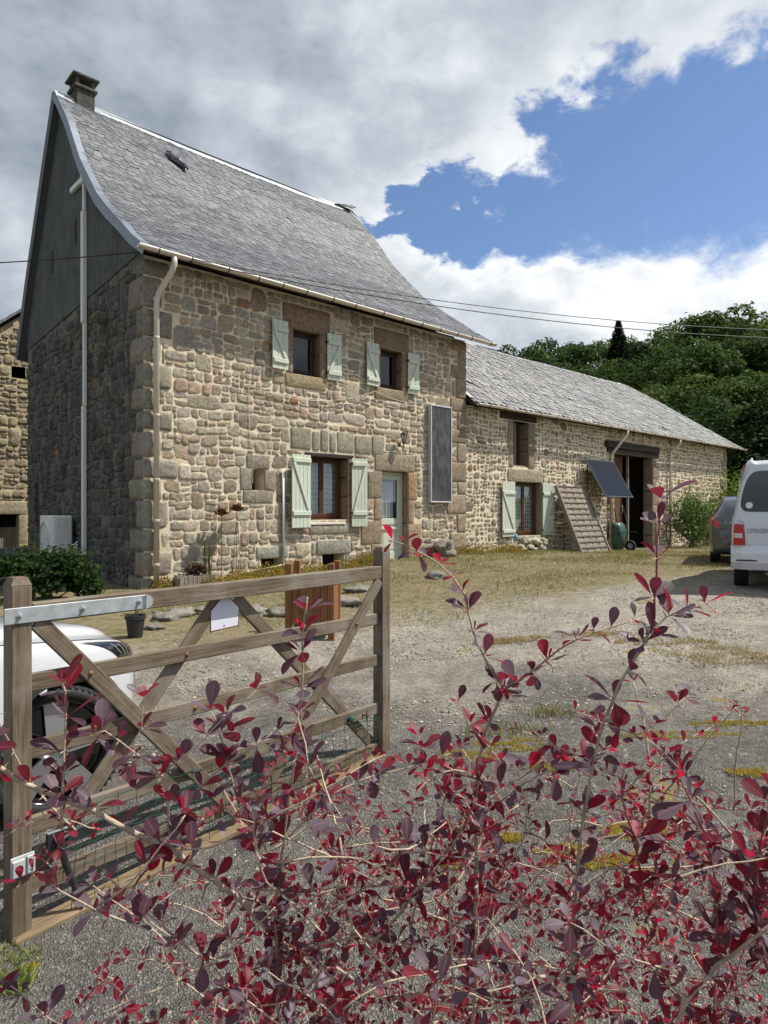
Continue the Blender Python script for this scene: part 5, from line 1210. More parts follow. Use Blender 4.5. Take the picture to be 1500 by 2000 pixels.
b = MB(); b.lathe([(.001, 0), (.075, 0), (.10, .20), (.112, .205), (.112, .245), (.10, .245), (.095, .20), (.001, .20)], 20); b.build('pot', M_TRIM, pt)
b = MB(); b.tube([(0, 0, .2), (.01, 0, .35), (-.02, .01, .48)], .008, 5); b.tube([(0, 0, .22), (-.10, 0, .26), (-.17, .02, .235)], .005, 5); b.tube([(.02, 0, .2), (.03, .02, .42)], .006, 5); b.build('stem', M_BARK, pt)
# rusty metal flowers
for t_, w_, hz, lab in ((1.30, .32, 1.58, 'left rusty metal flower on a tall iron stake'), (1.62, .30, 1.66, 'right and taller rusty metal flower on a tripod stake')):
    p = F(t_, w_, 0); g0_ = gz(p.x, p.y); fl = tag(empty('metal_flower', (p.x, p.y, g0_)), lab, 'garden ornament', 'rusty metal flowers by the wall'); hh = hz-g0_
    b = MB(); b.tube([(0, 0, 0), (.0, 0, hh)], .006, 5)
    if t_ > 1.5: b.tube([(-.09, .0, 0), (-.015, 0, hh-.2)], .005, 5); b.tube([(.08, .02, 0), (.015, 0, hh-.2)], .005, 5)
    b.build('stake', M_RUST, fl)
    for ring in range(4):
        for k in range(9):
            a = k*.698+ring*.3; R_ = .20-.035*ring; b = MB(); M_ = T(0, 0, hh) @ Rz(a) @ Ry(-.25-.45*ring)
            pts = [(.015, -.012, 0), (R_*.6, -.045, .012), (R_, 0, .05), (R_*.6, .045, .012), (.015, .012, 0)]; b.poly([M_ @ Vector(q) for q in pts]); b.build('petal', M_RUST, fl)
# grey timber trough
tr = tag(empty('timber_trough', F(.72, .48, .37), FANG), 'small grey timber trough with purple foliage by the downpipe', 'trough')
for k in range(9): b = MB(); b.box(0, .20+rnd(-.02, .02), -.037, .037, -.012, .012, .003); b.build('stave', M_GREYWOOD, tr, M=frame((-.33+k*.08, -.14, 0), (0, 0, 1), (1, 0, 0)))
for x_ in (-.37, .36): b = MB(); b.box(x_, x_+.02, -.12, .12, 0, .17, .003); b.build('end_board', M_GREYWOOD, tr)
b = MB(); b.box(-.34, .35, -.12, .14, 0, .15); b.build('soil', M_RUST, tr)
# rocks of the bed edging, boulder, plinth stones
def rock(pos, sx_, sy_, sz_, lab, c, seed, grp=None):
    bm = bmesh.new(); bmesh.ops.create_icosphere(bm, subdivisions=3, radius=1.0)
    for v in bm.verts:
        d = v.co.normalized(); r_ = 1 + .55*mnoise.noise(d*1.6 + Vector((seed*3.1, 0, 0))) + .34*mnoise.noise(d*3.2 + Vector((0, seed*1.7, 0))) + .10*mnoise.noise(d*8)
        q = d*r_; q.z = max(q.z, -.5); v.co = Vector((q.x*sx_, q.y*sy_, q.z*sz_))
    me = bpy.data.meshes.new('rock'); bm.to_mesh(me); bm.free(); me.materials.append(M_STONE)
    at_ = me.color_attributes.new('tint', 'FLOAT_COLOR', 'POINT'); at_.data.foreach_set('color', list((*c, 1.0))*len(me.vertices)); me.polygons.foreach_set('use_smooth', [True]*len(me.polygons))
    o = bpy.data.objects.new('rock', me); COL.objects.link(o); o.location = pos; o.rotation_euler = (0, 0, seed*1.3); return tag(o, lab, 'rock', grp)
q = F(7.25, .32, 0); rock((q.x, q.y, gz(q.x, q.y)+.14), .36, .26, .24, 'large rounded granite boulder against the house wall', (.22, .20, .165), 1)
RK = [((318, 1196), .16, 'flat rock beside the black pot'), ((352, 1190), .20, 'long low rock right of the black pot'), ((395, 1186), .13, 'small pale rock under the white gate plate'), ((430, 1180), .15, 'grey rock just left of the gate plate'), ((500, 1192), .22, 'broad flat rock between gate plate and cedar planter'), ((548, 1196), .18, 'dark rock touching the left of the cedar planter'), ((640, 1150), .16, 'pale rock behind the cedar planter'), ((676, 1176), .22, 'jagged rock right of the cedar planter'), ((700, 1158), .18, 'low rock nearest the gate meeting post'), ((850, 1140), .22, 'flat rock sunk in the lawn before the door'), ((300, 1212), .10, 'tiny rock at the foot of the black pot')]
for i, ((px, py), r_, lab) in enumerate(RK):
    z_ = .38; k = (HC-z_)*FPX/(py-1000); X, Y = (px-750)/FPX*k, k; rock((X, Y, gz(X, Y)+.02), r_*1.15, r_*.8, r_*.42, lab, jit((.21, .195, .165)), i+2, 'rocks edging the flower bed')
for i, (t_, z_, r_) in enumerate(((10.75, .62, .22), (11.15, .60, .25), (11.6, .62, .22), (10.95, .82, .19), (11.4, .80, .22), (11.78, .78, .17))):
    rock(F(t_, .04, z_), r_, .16, .13, ('%s stone of the plinth under the barn window, %s' % (('left', 'middle', 'right')[i % 3], ('bottom row', 'top row')[i//3])), jit((.38, .34, .26)), 20+i, 'plinth stones under the barn window')
q = F(10.42, .12, 0); b = MB(); b.lathe([(.001, 0), (.06, .01), (.05, .12), (.03, .18), (.001, .2)], 10); o = b.build('blue_bottle', plain('blue_plastic', (.16, .34, .55), .4), None, True); o.location = (q.x, q.y, gz(q.x, q.y)+.30); tag(o, 'light blue plastic tap cover under the barn shutter', 'tap cover')
# grey slatted crate at the far left
q = on(-7.05, 12.3); cr_ = tag(empty('grey_crate', q, .5), 'grey slatted plastic crate at the left edge', 'crate')
M_GP = plain('grey_plastic', (.15, .16, .18), .6, var=.1); Mc = Rx(math.radians(-35))
b = MB(); b.box(-.5, .5, -.42, .42, .03, .12, .01, M=T(0, 0, .40) @ Rx(math.radians(38))); b.box(-.45, .45, -.3, .3, 0, .42, .02); b.build('shell', M_GP, cr_)
for k in range(7): b = MB(); b.box(-.45+k*.13, -.36+k*.13, -.36, .36, .125, .16, .006, M=T(0, 0, .40) @ Rx(math.radians(38))); b.build('slat', M_TRIM, cr_)
# ------------------------------------------------------------------ vegetation
random.seed(71)
M_LEAF = foliage_mat('broadleaf', (.13, .20, .03), .65, .28, .12); M_NEEDLE = foliage_mat('needles', (.05, .09, .03), .6, .15)
M_GRASS = foliage_mat('grass_blades', (.35, .32, .10), .7, .30, .15)
def rdir():
    z = rnd(-1, 1); a = rnd(0, 6.2832); r = math.sqrt(1-z*z); return Vector((r*math.cos(a), r*math.sin(a), z))
def leafquad(b, p, n_, size, c, asp=.6):
    t = n_.cross(rdir()); t = t.normalized() if t.length > .05 else n_.orthogonal().normalized(); s = n_.cross(t)*asp
    i = len(b.v)
    b.vert(p - t*size*.5, c); b.vert(p + s*size*.5 + n_*size*.1, c); b.vert(p + t*size*.5, c); b.vert(p - s*size*.5 + n_*size*.1, c); b.face((i, i+1, i+2, i+3))
def crown_mesh(name, seed, nl, nleaf, size, pal, tall=1.0):
    """unit crown: height 1, width about .8; leaf clumps on uneven lobes with gaps between"""
    random.seed(seed); lobes = []
    for k in range(nl):
        h = rnd(.22, .95); rr = (.36*math.sin(math.pi*min(1, (h-.05)/.98))**.7 + .03)/tall; a = rnd(0, 6.283); r = rnd(.12, .22)*(1.15-.4*h)
        d = rr*rnd(.35, 1.0); lobes.append((Vector((d*math.cos(a), d*math.sin(a), h-r*.3)), r, random.choice(pal)))
    b = MB()
    for i in range(nleaf):
        ce, r, c = random.choice(lobes); d = rdir()
        if d.z < -.35 and random.random() < .7: d.z = -d.z
        k = rnd(.55, 1.0)**.6 * (1 + .25*mnoise.noise(d*3 + ce*9)); p = ce + Vector((d.x*r, d.y*r, d.z*r*.85))*k
        leafquad(b, p, (d*.8 + rdir()*.7 + Vector((0, 0, .3))).normalized(), size*rnd(.6, 1.35), jit(c, .25))
    return b.mesh(name, M_LEAF)
PAL_T1 = [(.042, .075, .018), (.052, .09, .021), (.034, .062, .016), (.06, .098, .026), (.046, .076, .025)]; PAL_T2 = [(.085, .115, .032), (.10, .125, .035), (.066, .10, .026)]; PAL_T3 = [(.024, .048, .017), (.03, .056, .019), (.035, .06, .016)]
CROWNS = [crown_mesh('crown', 101, 34, 9500, .030, PAL_T1), crown_mesh('crown', 102, 42, 9500, .028, PAL_T1+PAL_T2), crown_mesh('crown', 103, 30, 9500, .031, PAL_T3), crown_mesh('crown', 104, 36, 9500, .028, PAL_T2), crown_mesh('crown', 105, 40, 9500, .029, PAL_T1+PAL_T3)]
random.seed(106); b = MB()
for i in range(6500):
    h = rnd(0, 1)**.75; a = rnd(0, 6.283); k = math.floor(a*2.2+h*23) ; rr = .23*(1-h)*(.72+.45*mnoise.noise(Vector((k*3.7, h*21, 0)))) + .006; d = rr*rnd(.1, 1)**.6
    leafquad(b, Vector((d*math.cos(a), d*math.sin(a), .05+h*.95-d*.30+rnd(-.008, .008))), Vector((rnd(-.6, .6), rnd(-.6, .6), 1)).normalized(), .03*(1-h*.55), jit((.026, .045, .024), .3), .45)
CON = b.mesh('crown', M_NEEDLE)
random.seed(107); b = MB(); b.tube([(0, 0, -.03), (.004, .002, .15), (-.004, .006, .4), (.006, 0, .72)], [.022, .017, .012, .005], 8)
for k in range(9):
    a = k*2.4; h = .2+k*.06; b.tube([(0, 0, h), (.10*math.cos(a), .10*math.sin(a), h+.08), (.20*math.cos(a), .2*math.sin(a), h+.13)], [.008, .006, .002], 5)
TRUNK = b.mesh('trunk', M_BARK)
def sky_y(px):
    P = [(900, 690), (985, 676), (1060, 668), (1150, 654), (1250, 662), (1310, 640), (1350, 618), (1400, 602), (1450, 606), (1500, 612), (1700, 600), (1900, 640)]
    for (a, c), (d, e) in zip(P, P[1:]):
        if a <= px <= d: return c+(e-c)*(px-a)/(d-a)
    return 690
def tree(px, ytop, Y, mesh, wide, label, grp):
    top = at(px, ytop, Y); g = gz(top.x, Y); h = max(3.5, top.z-g)
    o = tag(empty('forest_tree', (top.x, Y, g), rnd(0, 6.28)), label, 'tree', grp); wd = h*rnd(.9, 1.15)*wide
    child('trunk', TRUNK, o, Matrix.Diagonal((h, h, h, 1))); kind(child('crown', mesh, o, Matrix.Diagonal((wd, wd, h, 1))), 'stuff')
GRP = 'trees of the wooded slope behind the barn'
LAB = ('leafy tree along the skyline of the wooded slope', 'leafy tree in the middle of the wooded slope', 'leafy tree at the foot of the wood behind the barn')
random.seed(72)
px = 930
while px < 1760: tree(px+rnd(-10, 10), sky_y(px)+rnd(-7, 16), rnd(72, 88), random.choice(CROWNS), .95, LAB[0], GRP); px += rnd(38, 56)
px = 950
while px < 1760: tree(px+rnd(-12, 12), sky_y(px)+rnd(38, 70), rnd(56, 66), random.choice(CROWNS), 1.05, LAB[1], GRP); px += rnd(48, 66)
px = 1010
while px < 1760: tree(px+rnd(-14, 14), sky_y(px)+rnd(95, 150), rnd(42, 50), random.choice(CROWNS[:3]+CROWNS[4:]), 1.15, LAB[2], GRP); px += rnd(62, 84)
tree(1208, 628, 71, CON, 1.9, 'lone dark conifer spire rising above the wood', GRP)
for px, yt, Y in ((1445, 775, 37), (1520, 740, 36), (1600, 760, 35), (1690, 750, 34)): tree(px, yt, Y, CROWNS[2], 1.1, LAB[2], GRP)

def bush(name, label, cat, pos, rx, ry, rz, n_, size, pal, mat=None, seed=1, stems=6, grp=None, asp=.6, lob=13):
    random.seed(seed); o = tag(empty(name, pos), label, cat, grp); b = MB(); L = []
    for k in range(lob): a = rnd(0, 6.28); d = rnd(.15, .75); L.append((Vector((d*math.cos(a)*rx, d*math.sin(a)*ry, rz*rnd(.2, .85))), rnd(.28, .48)))
    for i in range(n_):
        ce, r = random.choice(L); d = rdir(); k = rnd(.5, 1.05); p = ce + Vector((d.x*rx, d.y*ry, d.z*rz*.8))*r*k
        if p.z < .01: p.z = rnd(.01, .1)
        leafquad(b, p, (d + rdir()*.8 + Vector((0, 0, .4))).normalized(), size*rnd(.6, 1.3), jit(random.choice(pal), .25), asp)
    kind(b.build('foliage', mat or M_LEAF, o), 'stuff'); s = MB()
    for k in range(stems): ce = random.choice(L)[0]; s.tube([(ce.x*.15, ce.y*.15, -.02), (ce.x*.5, ce.y*.5, ce.z*.6), tuple(ce)], [.012, .009, .004], 5)
    s.build('stem', M_BARK, o); return o
bush('hydrangea', 'dark green hydrangea bush at the foot of the shaded gable', 'shrub', on(-5.2, 10.3), .95, .6, .80, 3400, .10, [(.013, .03, .008), (.018, .04, .010), (.024, .05, .014)], seed=2)
q = F(20.6, .75, 0); bush('green_shrub', 'tall bright green shrub right of the barn door', 'shrub', on(q.x, q.y), 1.0, .7, 2.0, 3200, .10, [(.10, .17, .035), (.13, .20, .05), (.07, .13, .03)], seed=3)
q = F(22.4, .9, 0); bush('green_shrub', 'low sprawling green shrub between the two tall shrubs', 'shrub', on(q.x, q.y), 1.1, .7, .95, 2200, .09, [(.11, .18, .04), (.14, .21, .06), (.08, .14, .03)], seed=4)
q = F(24.6, .9, 0); bush('green_shrub', 'yellow-green climbing shrub at the barn end behind the cars', 'shrub', on(q.x, q.y), 1.7, .8, 2.7, 4200, .12, [(.15, .22, .03), (.19, .25, .04), (.10, .16, .03)], seed=5)
q = F(1.02, .36, 0); o = tag(empty('tall_herb', on(q.x, q.y)), 'clump of tall thin green stalks left of the metal flowers', 'plant'); b = MB(); random.seed(6)
for k in range(16):
    x_, y_ = rnd(-.09, .09), rnd(-.05, .05); b.tube([(x_*.5, y_, 0), (x_, y_, rnd(.45, .8))], .005, 4, c=(.09, .12, .03))
    for m in range(9): leafquad(b, Vector((x_*.8, y_, .1+m*.07)), rdir(), .035, jit((.10, .14, .035), .2), .25)
kind(b.build('foliage', M_LEAF, o), 'stuff')
q = F(.75, .50, 0); bush('purple_foliage', 'dusky purple leafy plant growing in the timber trough', 'plant', on(q.x, q.y, .16), .30, .14, .26, 520, .055, [(.09, .035, .045), (.13, .06, .06), (.06, .03, .03)], seed=7, stems=3)
q = F(6.75, .28, 0); bush('green_tuft', 'small fresh green tuft right of the doorstep', 'plant', on(q.x, q.y), .20, .16, .24, 380, .05, [(.05, .11, .02), (.07, .14, .03)], seed=8, stems=2)
PAL_SED = [(.34, .20, .035), (.30, .23, .05), (.22, .20, .05), (.38, .17, .03), (.15, .16, .03)]
def carpet(name, label, spots, n_, size, pal, h, seed, mat=None):
    random.seed(seed); b = MB()
    for i in range(n_):
        X, Y, rx, ry = random.choice(spots); a = rnd(0, 6.28); r = math.sqrt(rnd(0, 1)); x_, y_ = X+rx*r*math.cos(a), Y+ry*r*math.sin(a)
        hh = h*rnd(.2, 1)*(1.1-r); leafquad(b, Vector((x_, y_, gz(x_, y_)+hh)), (Vector((0, 0, .6)) + rdir()).normalized(), size*rnd(.6, 1.4), jit(random.choice(pal), .25))
    return kind(b.build(name, mat or M_LEAF), 'stuff', label)
def fs(t, w_, rx, ry): q = F(t, w_, 0); return (q.x, q.y, rx, ry)
carpet('stonecrop', 'orange and yellow stonecrop along the foot of the walls', [fs(.25, .3, .25, .2), fs(3.3, .35, .5, .3), fs(3.9, .6, .5, .25), fs(1.3, .9, .6, .25), fs(2.4, .9, .7, .3), fs(4.6, .5, .4, .3), fs(.9, .8, .4, .2), fs(1.7, .35, .4, .3), fs(2.3, .3, .45, .3), fs(2.7, .4, .3, .3), fs(4.75, .25, .35, .25), fs(5.05, .2, .3, .2), fs(8.0, .35, .5, .25), fs(8.7, .4, .6, .3), fs(9.5, .5, .5, .3), fs(9.9, .4, .4, .3)], 17000, .035, PAL_SED, .26, 9)

# grass blades: thin straw turf before the walls
random.seed(73)
M_TURF = M_GRASS
def blades(name, label, n_, place, h, wd, pal):
    b = MB()
    for i in range(n_):
        p = place()
        if p is None: continue
        x_, y_ = p; z_ = gz(x_, y_)+.005; a = rnd(0, 6.28); hh = h*rnd(.4, 1.3); lx, ly = rnd(-.6, .6)*hh, rnd(-.6, .6)*hh; dx, dy = math.cos(a)*wd, math.sin(a)*wd; c = jit(random.choice(pal), .25); k = len(b.v)
        b.vert((x_-dx, y_-dy, z_), c); b.vert((x_+dx, y_+dy, z_), c); b.vert((x_+lx*.4+dx*.6, y_+ly*.4+dy*.6, z_+hh*.65), c); b.vert((x_+lx, y_+ly, z_+hh), c); b.face((k, k+1, k+2, k+3))
    return kind(b.build(name, M_TURF), 'stuff', label)
STRAW = [(.42, .33, .18), (.36, .28, .14), (.46, .38, .22), (.28, .24, .10), (.20, .21, .07)]; GREENG = [(.12, .16, .035), (.16, .19, .05), (.22, .22, .07), (.09, .13, .03)]
def lawn_place():
    t, w_ = rnd(-.8, 26), rnd(.15, 7.2)
    if mnoise.noise(Vector((t*.8, w_*.8, 3)))*1.8 + (4.7 + .10*t - w_) < rnd(-.9, .9): return None
    q = F(t, w_, 0); return q.x, q.y
blades('straw_grass', 'short sun-dried grass of the lawn before the house', 42000, lawn_place, .045, .004, STRAW)
def green_place():
    q_ = lawn_place()
    if q_ and mnoise.noise(Vector((q_[0]*.55, q_[1]*.55, 8))) > -.05: return q_
blades('green_grass', 'green patches of grass in the dry lawn', 52000, green_place, .05, .004, GREENG)
def spot(px, py, rx, ry, z_=.3): k = (HC-z_)*FPX/(py-1000); return ((px-750)/FPX*k, k, rx, ry)
def in_spots(sp):
    def f():
        X, Y, rx, ry = random.choice(sp); a = rnd(0, 6.28); r = rnd(0, 1)**.6
        if mnoise.noise(Vector((X*3+math.cos(a)*r*2, Y*3+math.sin(a)*r*2, 1.5))) < -.12: return None
        return X+rx*r*math.cos(a), Y+ry*r*math.sin(a)
    return f
random.seed(74)
blades('yard_straw', 'strip of dry straw-coloured grass in the yard at right', 7000, in_spots([spot(1400, 1290, .55, .22), spot(1480, 1300, .6, .2), spot(1300, 1275, .5, .12), spot(1180, 1262, .5, .1), spot(1000, 1262, .4, .1)]), .03, .004, STRAW[:3])
blades('moss', 'yellow-brown moss cushions in the tarmac', 26000, in_spots([spot(1330, 1430, .42, .07, .2), spot(1430, 1410, .3, .06, .2), spot(1480, 1500, .2, .07, .2), spot(1000, 1440, .25, .12, .2), spot(920, 1475, .2, .1, .15), spot(1090, 1500, .2, .06, .15), spot(985, 1645, .09, .05, .1), spot(1110, 1690, .16, .10, .08), spot(1240, 1650, .16, .08, .08), spot(1230, 1710, .2, .08, .08), spot(890, 1700, .06, .03, .08), spot(60, 1905, .035, .02, 0)]), .012, .0035, [(.52, .40, .05), (.58, .48, .08), (.38, .27, .05), (.30, .22, .05)])
blades('verge_grass', 'bright green grass tuft at the foot of the gate stile', 420, in_spots([spot(8, 1900, .14, .10, 0), spot(20, 1945, .10, .05, 0)]), .055, .002, [(.16, .24, .05), (.24, .30, .09), (.30, .32, .14)])
blades('sprig', 'few green sprigs in the tarmac before the lawn', 900, in_spots([spot(1000, 1420, .35, .12, .2), spot(1080, 1390, .3, .1, .2), spot(420, 1180, .8, .3), spot(300, 1200, .4, .2)]), .06, .003, GREENG+STRAW)
# loose gravel
random.seed(75); b = MB(); OCT = [Vector(v) for v in ((1, 0, 0), (0, 1, 0), (-1, 0, 0), (0, -1, 0), (0, 0, 1))]
n_ = 0
while n_ < 30000:
    Y = 1.5 + 8.8*rnd(0, 1)**.6; X = rnd(-.62, .66)*Y
    if (C0.x-X)*-NRM.x + (Y-C0.y)*NRM.y < 4.2 + rnd(-.5, 1): continue
    r = (.0025 + .008*rnd(0, 1)**3)*(1 if Y < 4 else 1.7); a = rnd(0, 6.28); c = jit(random.choice([(.24, .215, .18), (.32, .29, .245), (.18, .165, .145), (.38, .35, .30), (.28, .24, .185)]), .2); i0 = len(b.v); z_ = gz(X, Y)
    for v in OCT: q = Rz(a) @ Vector((v.x*r*rnd(.7, 1.3), v.y*r*rnd(.7, 1.3), v.z*r*rnd(.5, .9))); b.vert((X+q.x, Y+q.y, z_+q.z), c)
    for k in range(4): b.face((i0+k, i0+(k+1) % 4, i0+4))
    n_ += 1
kind(b.build('loose_gravel', M_STONE), 'stuff', 'loose pale gravel scattered over the yard')
# ------------------------------------------------------------------ the barberry in front of the camera
random.seed(81)
def barb_mat():
    m, t, o = material('barberry_leaf'); c = tint(t); co = obj_co(t)
    al = t.n('ShaderNodeAttribute', attribute_name='tint').outputs['Alpha']; rib = t.m('MULTIPLY', t.rng(al, .86, .97), .45)
    c = t.mix(rib, c, (.30, .10, .12)); c = t.mix(t.m('MULTIPLY', t.rng(al, .22, .0), .15), c, (.20, .03, .05))
    bf = t.n('ShaderNodeNewGeometry').outputs['Backfacing']
    under = t.mix(.55, c, (.17, .03, .05))
    col = t.mix(bf, c, under)
    k = t.rng(t.noise(co, 90, 3, .6), .3, .7, .8, 1.2, False); col = t.mix(1.0, col, t.n('ShaderNodeCombineXYZ', {0: k, 1: k, 2: k}).outputs[0], 'MULTIPLY')
    p = t.n('ShaderNodeBsdfPrincipled', {'Base Color': col, 'Roughness': .48, 'Specular IOR Level': .35})
    tr = t.n('ShaderNodeBsdfTranslucent', {'Color': t.mix(.35, (.66, .014, .055), c)})
    sc_ = t.n('ShaderNodeSeparateColor', {0: tint(t)}); tf = t.rng(t.m('SUBTRACT', sc_.outputs[0], sc_.outputs[2]), .0, .10, .20, .50)
    mx = t.n('ShaderNodeMixShader', {0: tf, 1: p.outputs[0], 2: tr.outputs[0]}); t.t.links.new(mx.outputs[0], o.inputs[0]); return m
M_BARB = barb_mat()
M_STEM = plain('barberry_bark', (.42, .34, .25), .9, var=.35, scale=60, bump=.4); M_SHOOT = plain('red_shoot', (.23, .055, .05), .6, var=.3, scale=40); M_LICHEN = plain('grey_lichen', (.46, .46, .38), .95, var=.3, scale=80, bump=.5)
LST = [(0, .012), (.14, .035), (.32, .13), (.52, .225), (.72, .27), (.87, .22), (.96, .12), (1, .0)]
def leaf_pts(M_, L, wid, fold, curl):
    mid, le, ri = [], [], []
    for x_, w_ in LST:
        z_ = -curl*x_*x_; mid.append(M_ @ Vector((x_*L, 0, z_*L))); le.append(M_ @ Vector((x_*L, w_*L*wid, (z_+fold*w_)*L))); ri.append(M_ @ Vector((x_*L, -w_*L*wid, (z_+fold*w_)*L)))
    return mid, le, ri
def leaf_into(b, M_, L, wid, fold, curl, c):
    mid, le, ri = leaf_pts(M_, L, wid, fold, curl); i0 = len(b.v); n_ = len(mid)
    for k, q in enumerate(mid+le[:-1]+ri[:-1]): b.vert(q, (*c[:3], 1.0 if k < n_ else 0.0))
    for k in range(n_-2): b.face((i0+k, i0+k+1, i0+n_+k+1, i0+n_+k)); b.face((i0+k, i0+n_+n_-1+k, i0+n_+n_-1+k+1, i0+k+1))
    b.face((i0+n_-2, i0+n_-1, i0+n_+n_-2)); b.face((i0+n_-2, i0+n_+n_-1+n_-2, i0+n_-1))
shrub = tag(empty('barberry_shrub', (.35, 1.15, 0)), 'dark red barberry shrub with thin thorny twigs in the foreground', 'shrub')
SO = Vector((.35, 1.15, 0)); LEAVES = []; TW = MB(); TWR = MB(); LI = MB(); TH = MB()
PUR = [(.066, .054, .072), (.09, .076, .096), (.044, .030, .044), (.11, .095, .115), (.036, .024, .036), (.06, .030, .042)]; REDS = [(.16, .008, .022), (.21, .010, .028), (.11, .009, .019), (.08, .012, .022), (.24, .025, .04)]
def rosette(p, d, size, n_, redp):
    """short shoot: a whorl of unequal leaves leaning away from the stem"""
    d = d.normalized(); a0 = rnd(0, 6.28)
    for k in range(n_):
        a = a0 + k*2*math.pi/n_ + rnd(-.35, .35); o_ = d.orthogonal().normalized(); o_ = Matrix.Rotation(a, 3, d) @ o_
        dr = (o_*rnd(.6, 1.1) + d*rnd(-.05, .7) + Vector((0, 0, rnd(0, .55)))).normalized()
        nz = Vector((rnd(-.5, .5), rnd(-.6, .3), 1)); nz = (nz - dr*nz.dot(dr)).normalized()
        s_ = size*rnd(.45, 1.15); c = jit(random.choice(REDS if random.random() < redp else PUR), .2)
        M_ = frame(p + dr*.002, dr, nz.cross(dr)); LEAVES.append((s_, M_, rnd(.8, 1.1), rnd(-.1, .5), rnd(-.2, .4), c))
def spine(pts, r0, r1, mat, leafsize, spacing, redp, skip=0.0, nl=(3, 6), thorn=True):
    """polyline of world points -> curved stem with whorls along it"""
    P = [Vector(q) for q in pts]; Q = []
    for i in range(len(P)-1):
        a, b_, c, d = P[max(i-1, 0)], P[i], P[i+1], P[min(i+2, len(P)-1)]; n_ = max(2, int((c-b_).length/.018))
        for k in range(n_): Q.append(Vector(cr(a, b_, c, d, k/n_)))
    Q.append(P[-1]); N_ = len(Q)
    Q = [q + Vector((rnd(-1, 1), rnd(-1, 1), rnd(-1, 1)))*.0016 for q in Q]
    mat.tube([q-SO for q in Q], [r0+(r1-r0)*i/max(1, N_-1) for i in range(N_)], 6, c=None)
    acc = 0; tot = sum((Q[i+1]-Q[i]).length for i in range(N_-1)); run = 0; nxt = spacing*rnd(.3, 1)
    for i in range(N_-1):
        run += (Q[i+1]-Q[i]).length
        if run > nxt:
            nxt = run + spacing*rnd(.6, 1.5)
            d = (Q[i+1]-Q[i]).normalized()
            if run/tot >= skip:
                o_ = (rdir() - d*rdir().dot(d)).normalized(); rosette(Q[i]+o_*.003, (o_+d*.5+Vector((0, 0, .5))), leafsize*rnd(.8, 1.15), random.randint(*nl), redp)
            if thorn:
                for s_ in range(2): o_ = rdir(); o_ = (o_-d*o_.dot(d)).normalized(); TH.tube([Q[i]-SO, Q[i]+o_*rnd(.008, .014)-SO], [.0009, .0002], 3, False)
    if mat is not TW or r1 < .0012: rosette(Q[-1], (Q[-1]-Q[-2]), leafsize*.9, 4, redp)
    return Q
def pix(l): return [at(*q) for q in l]
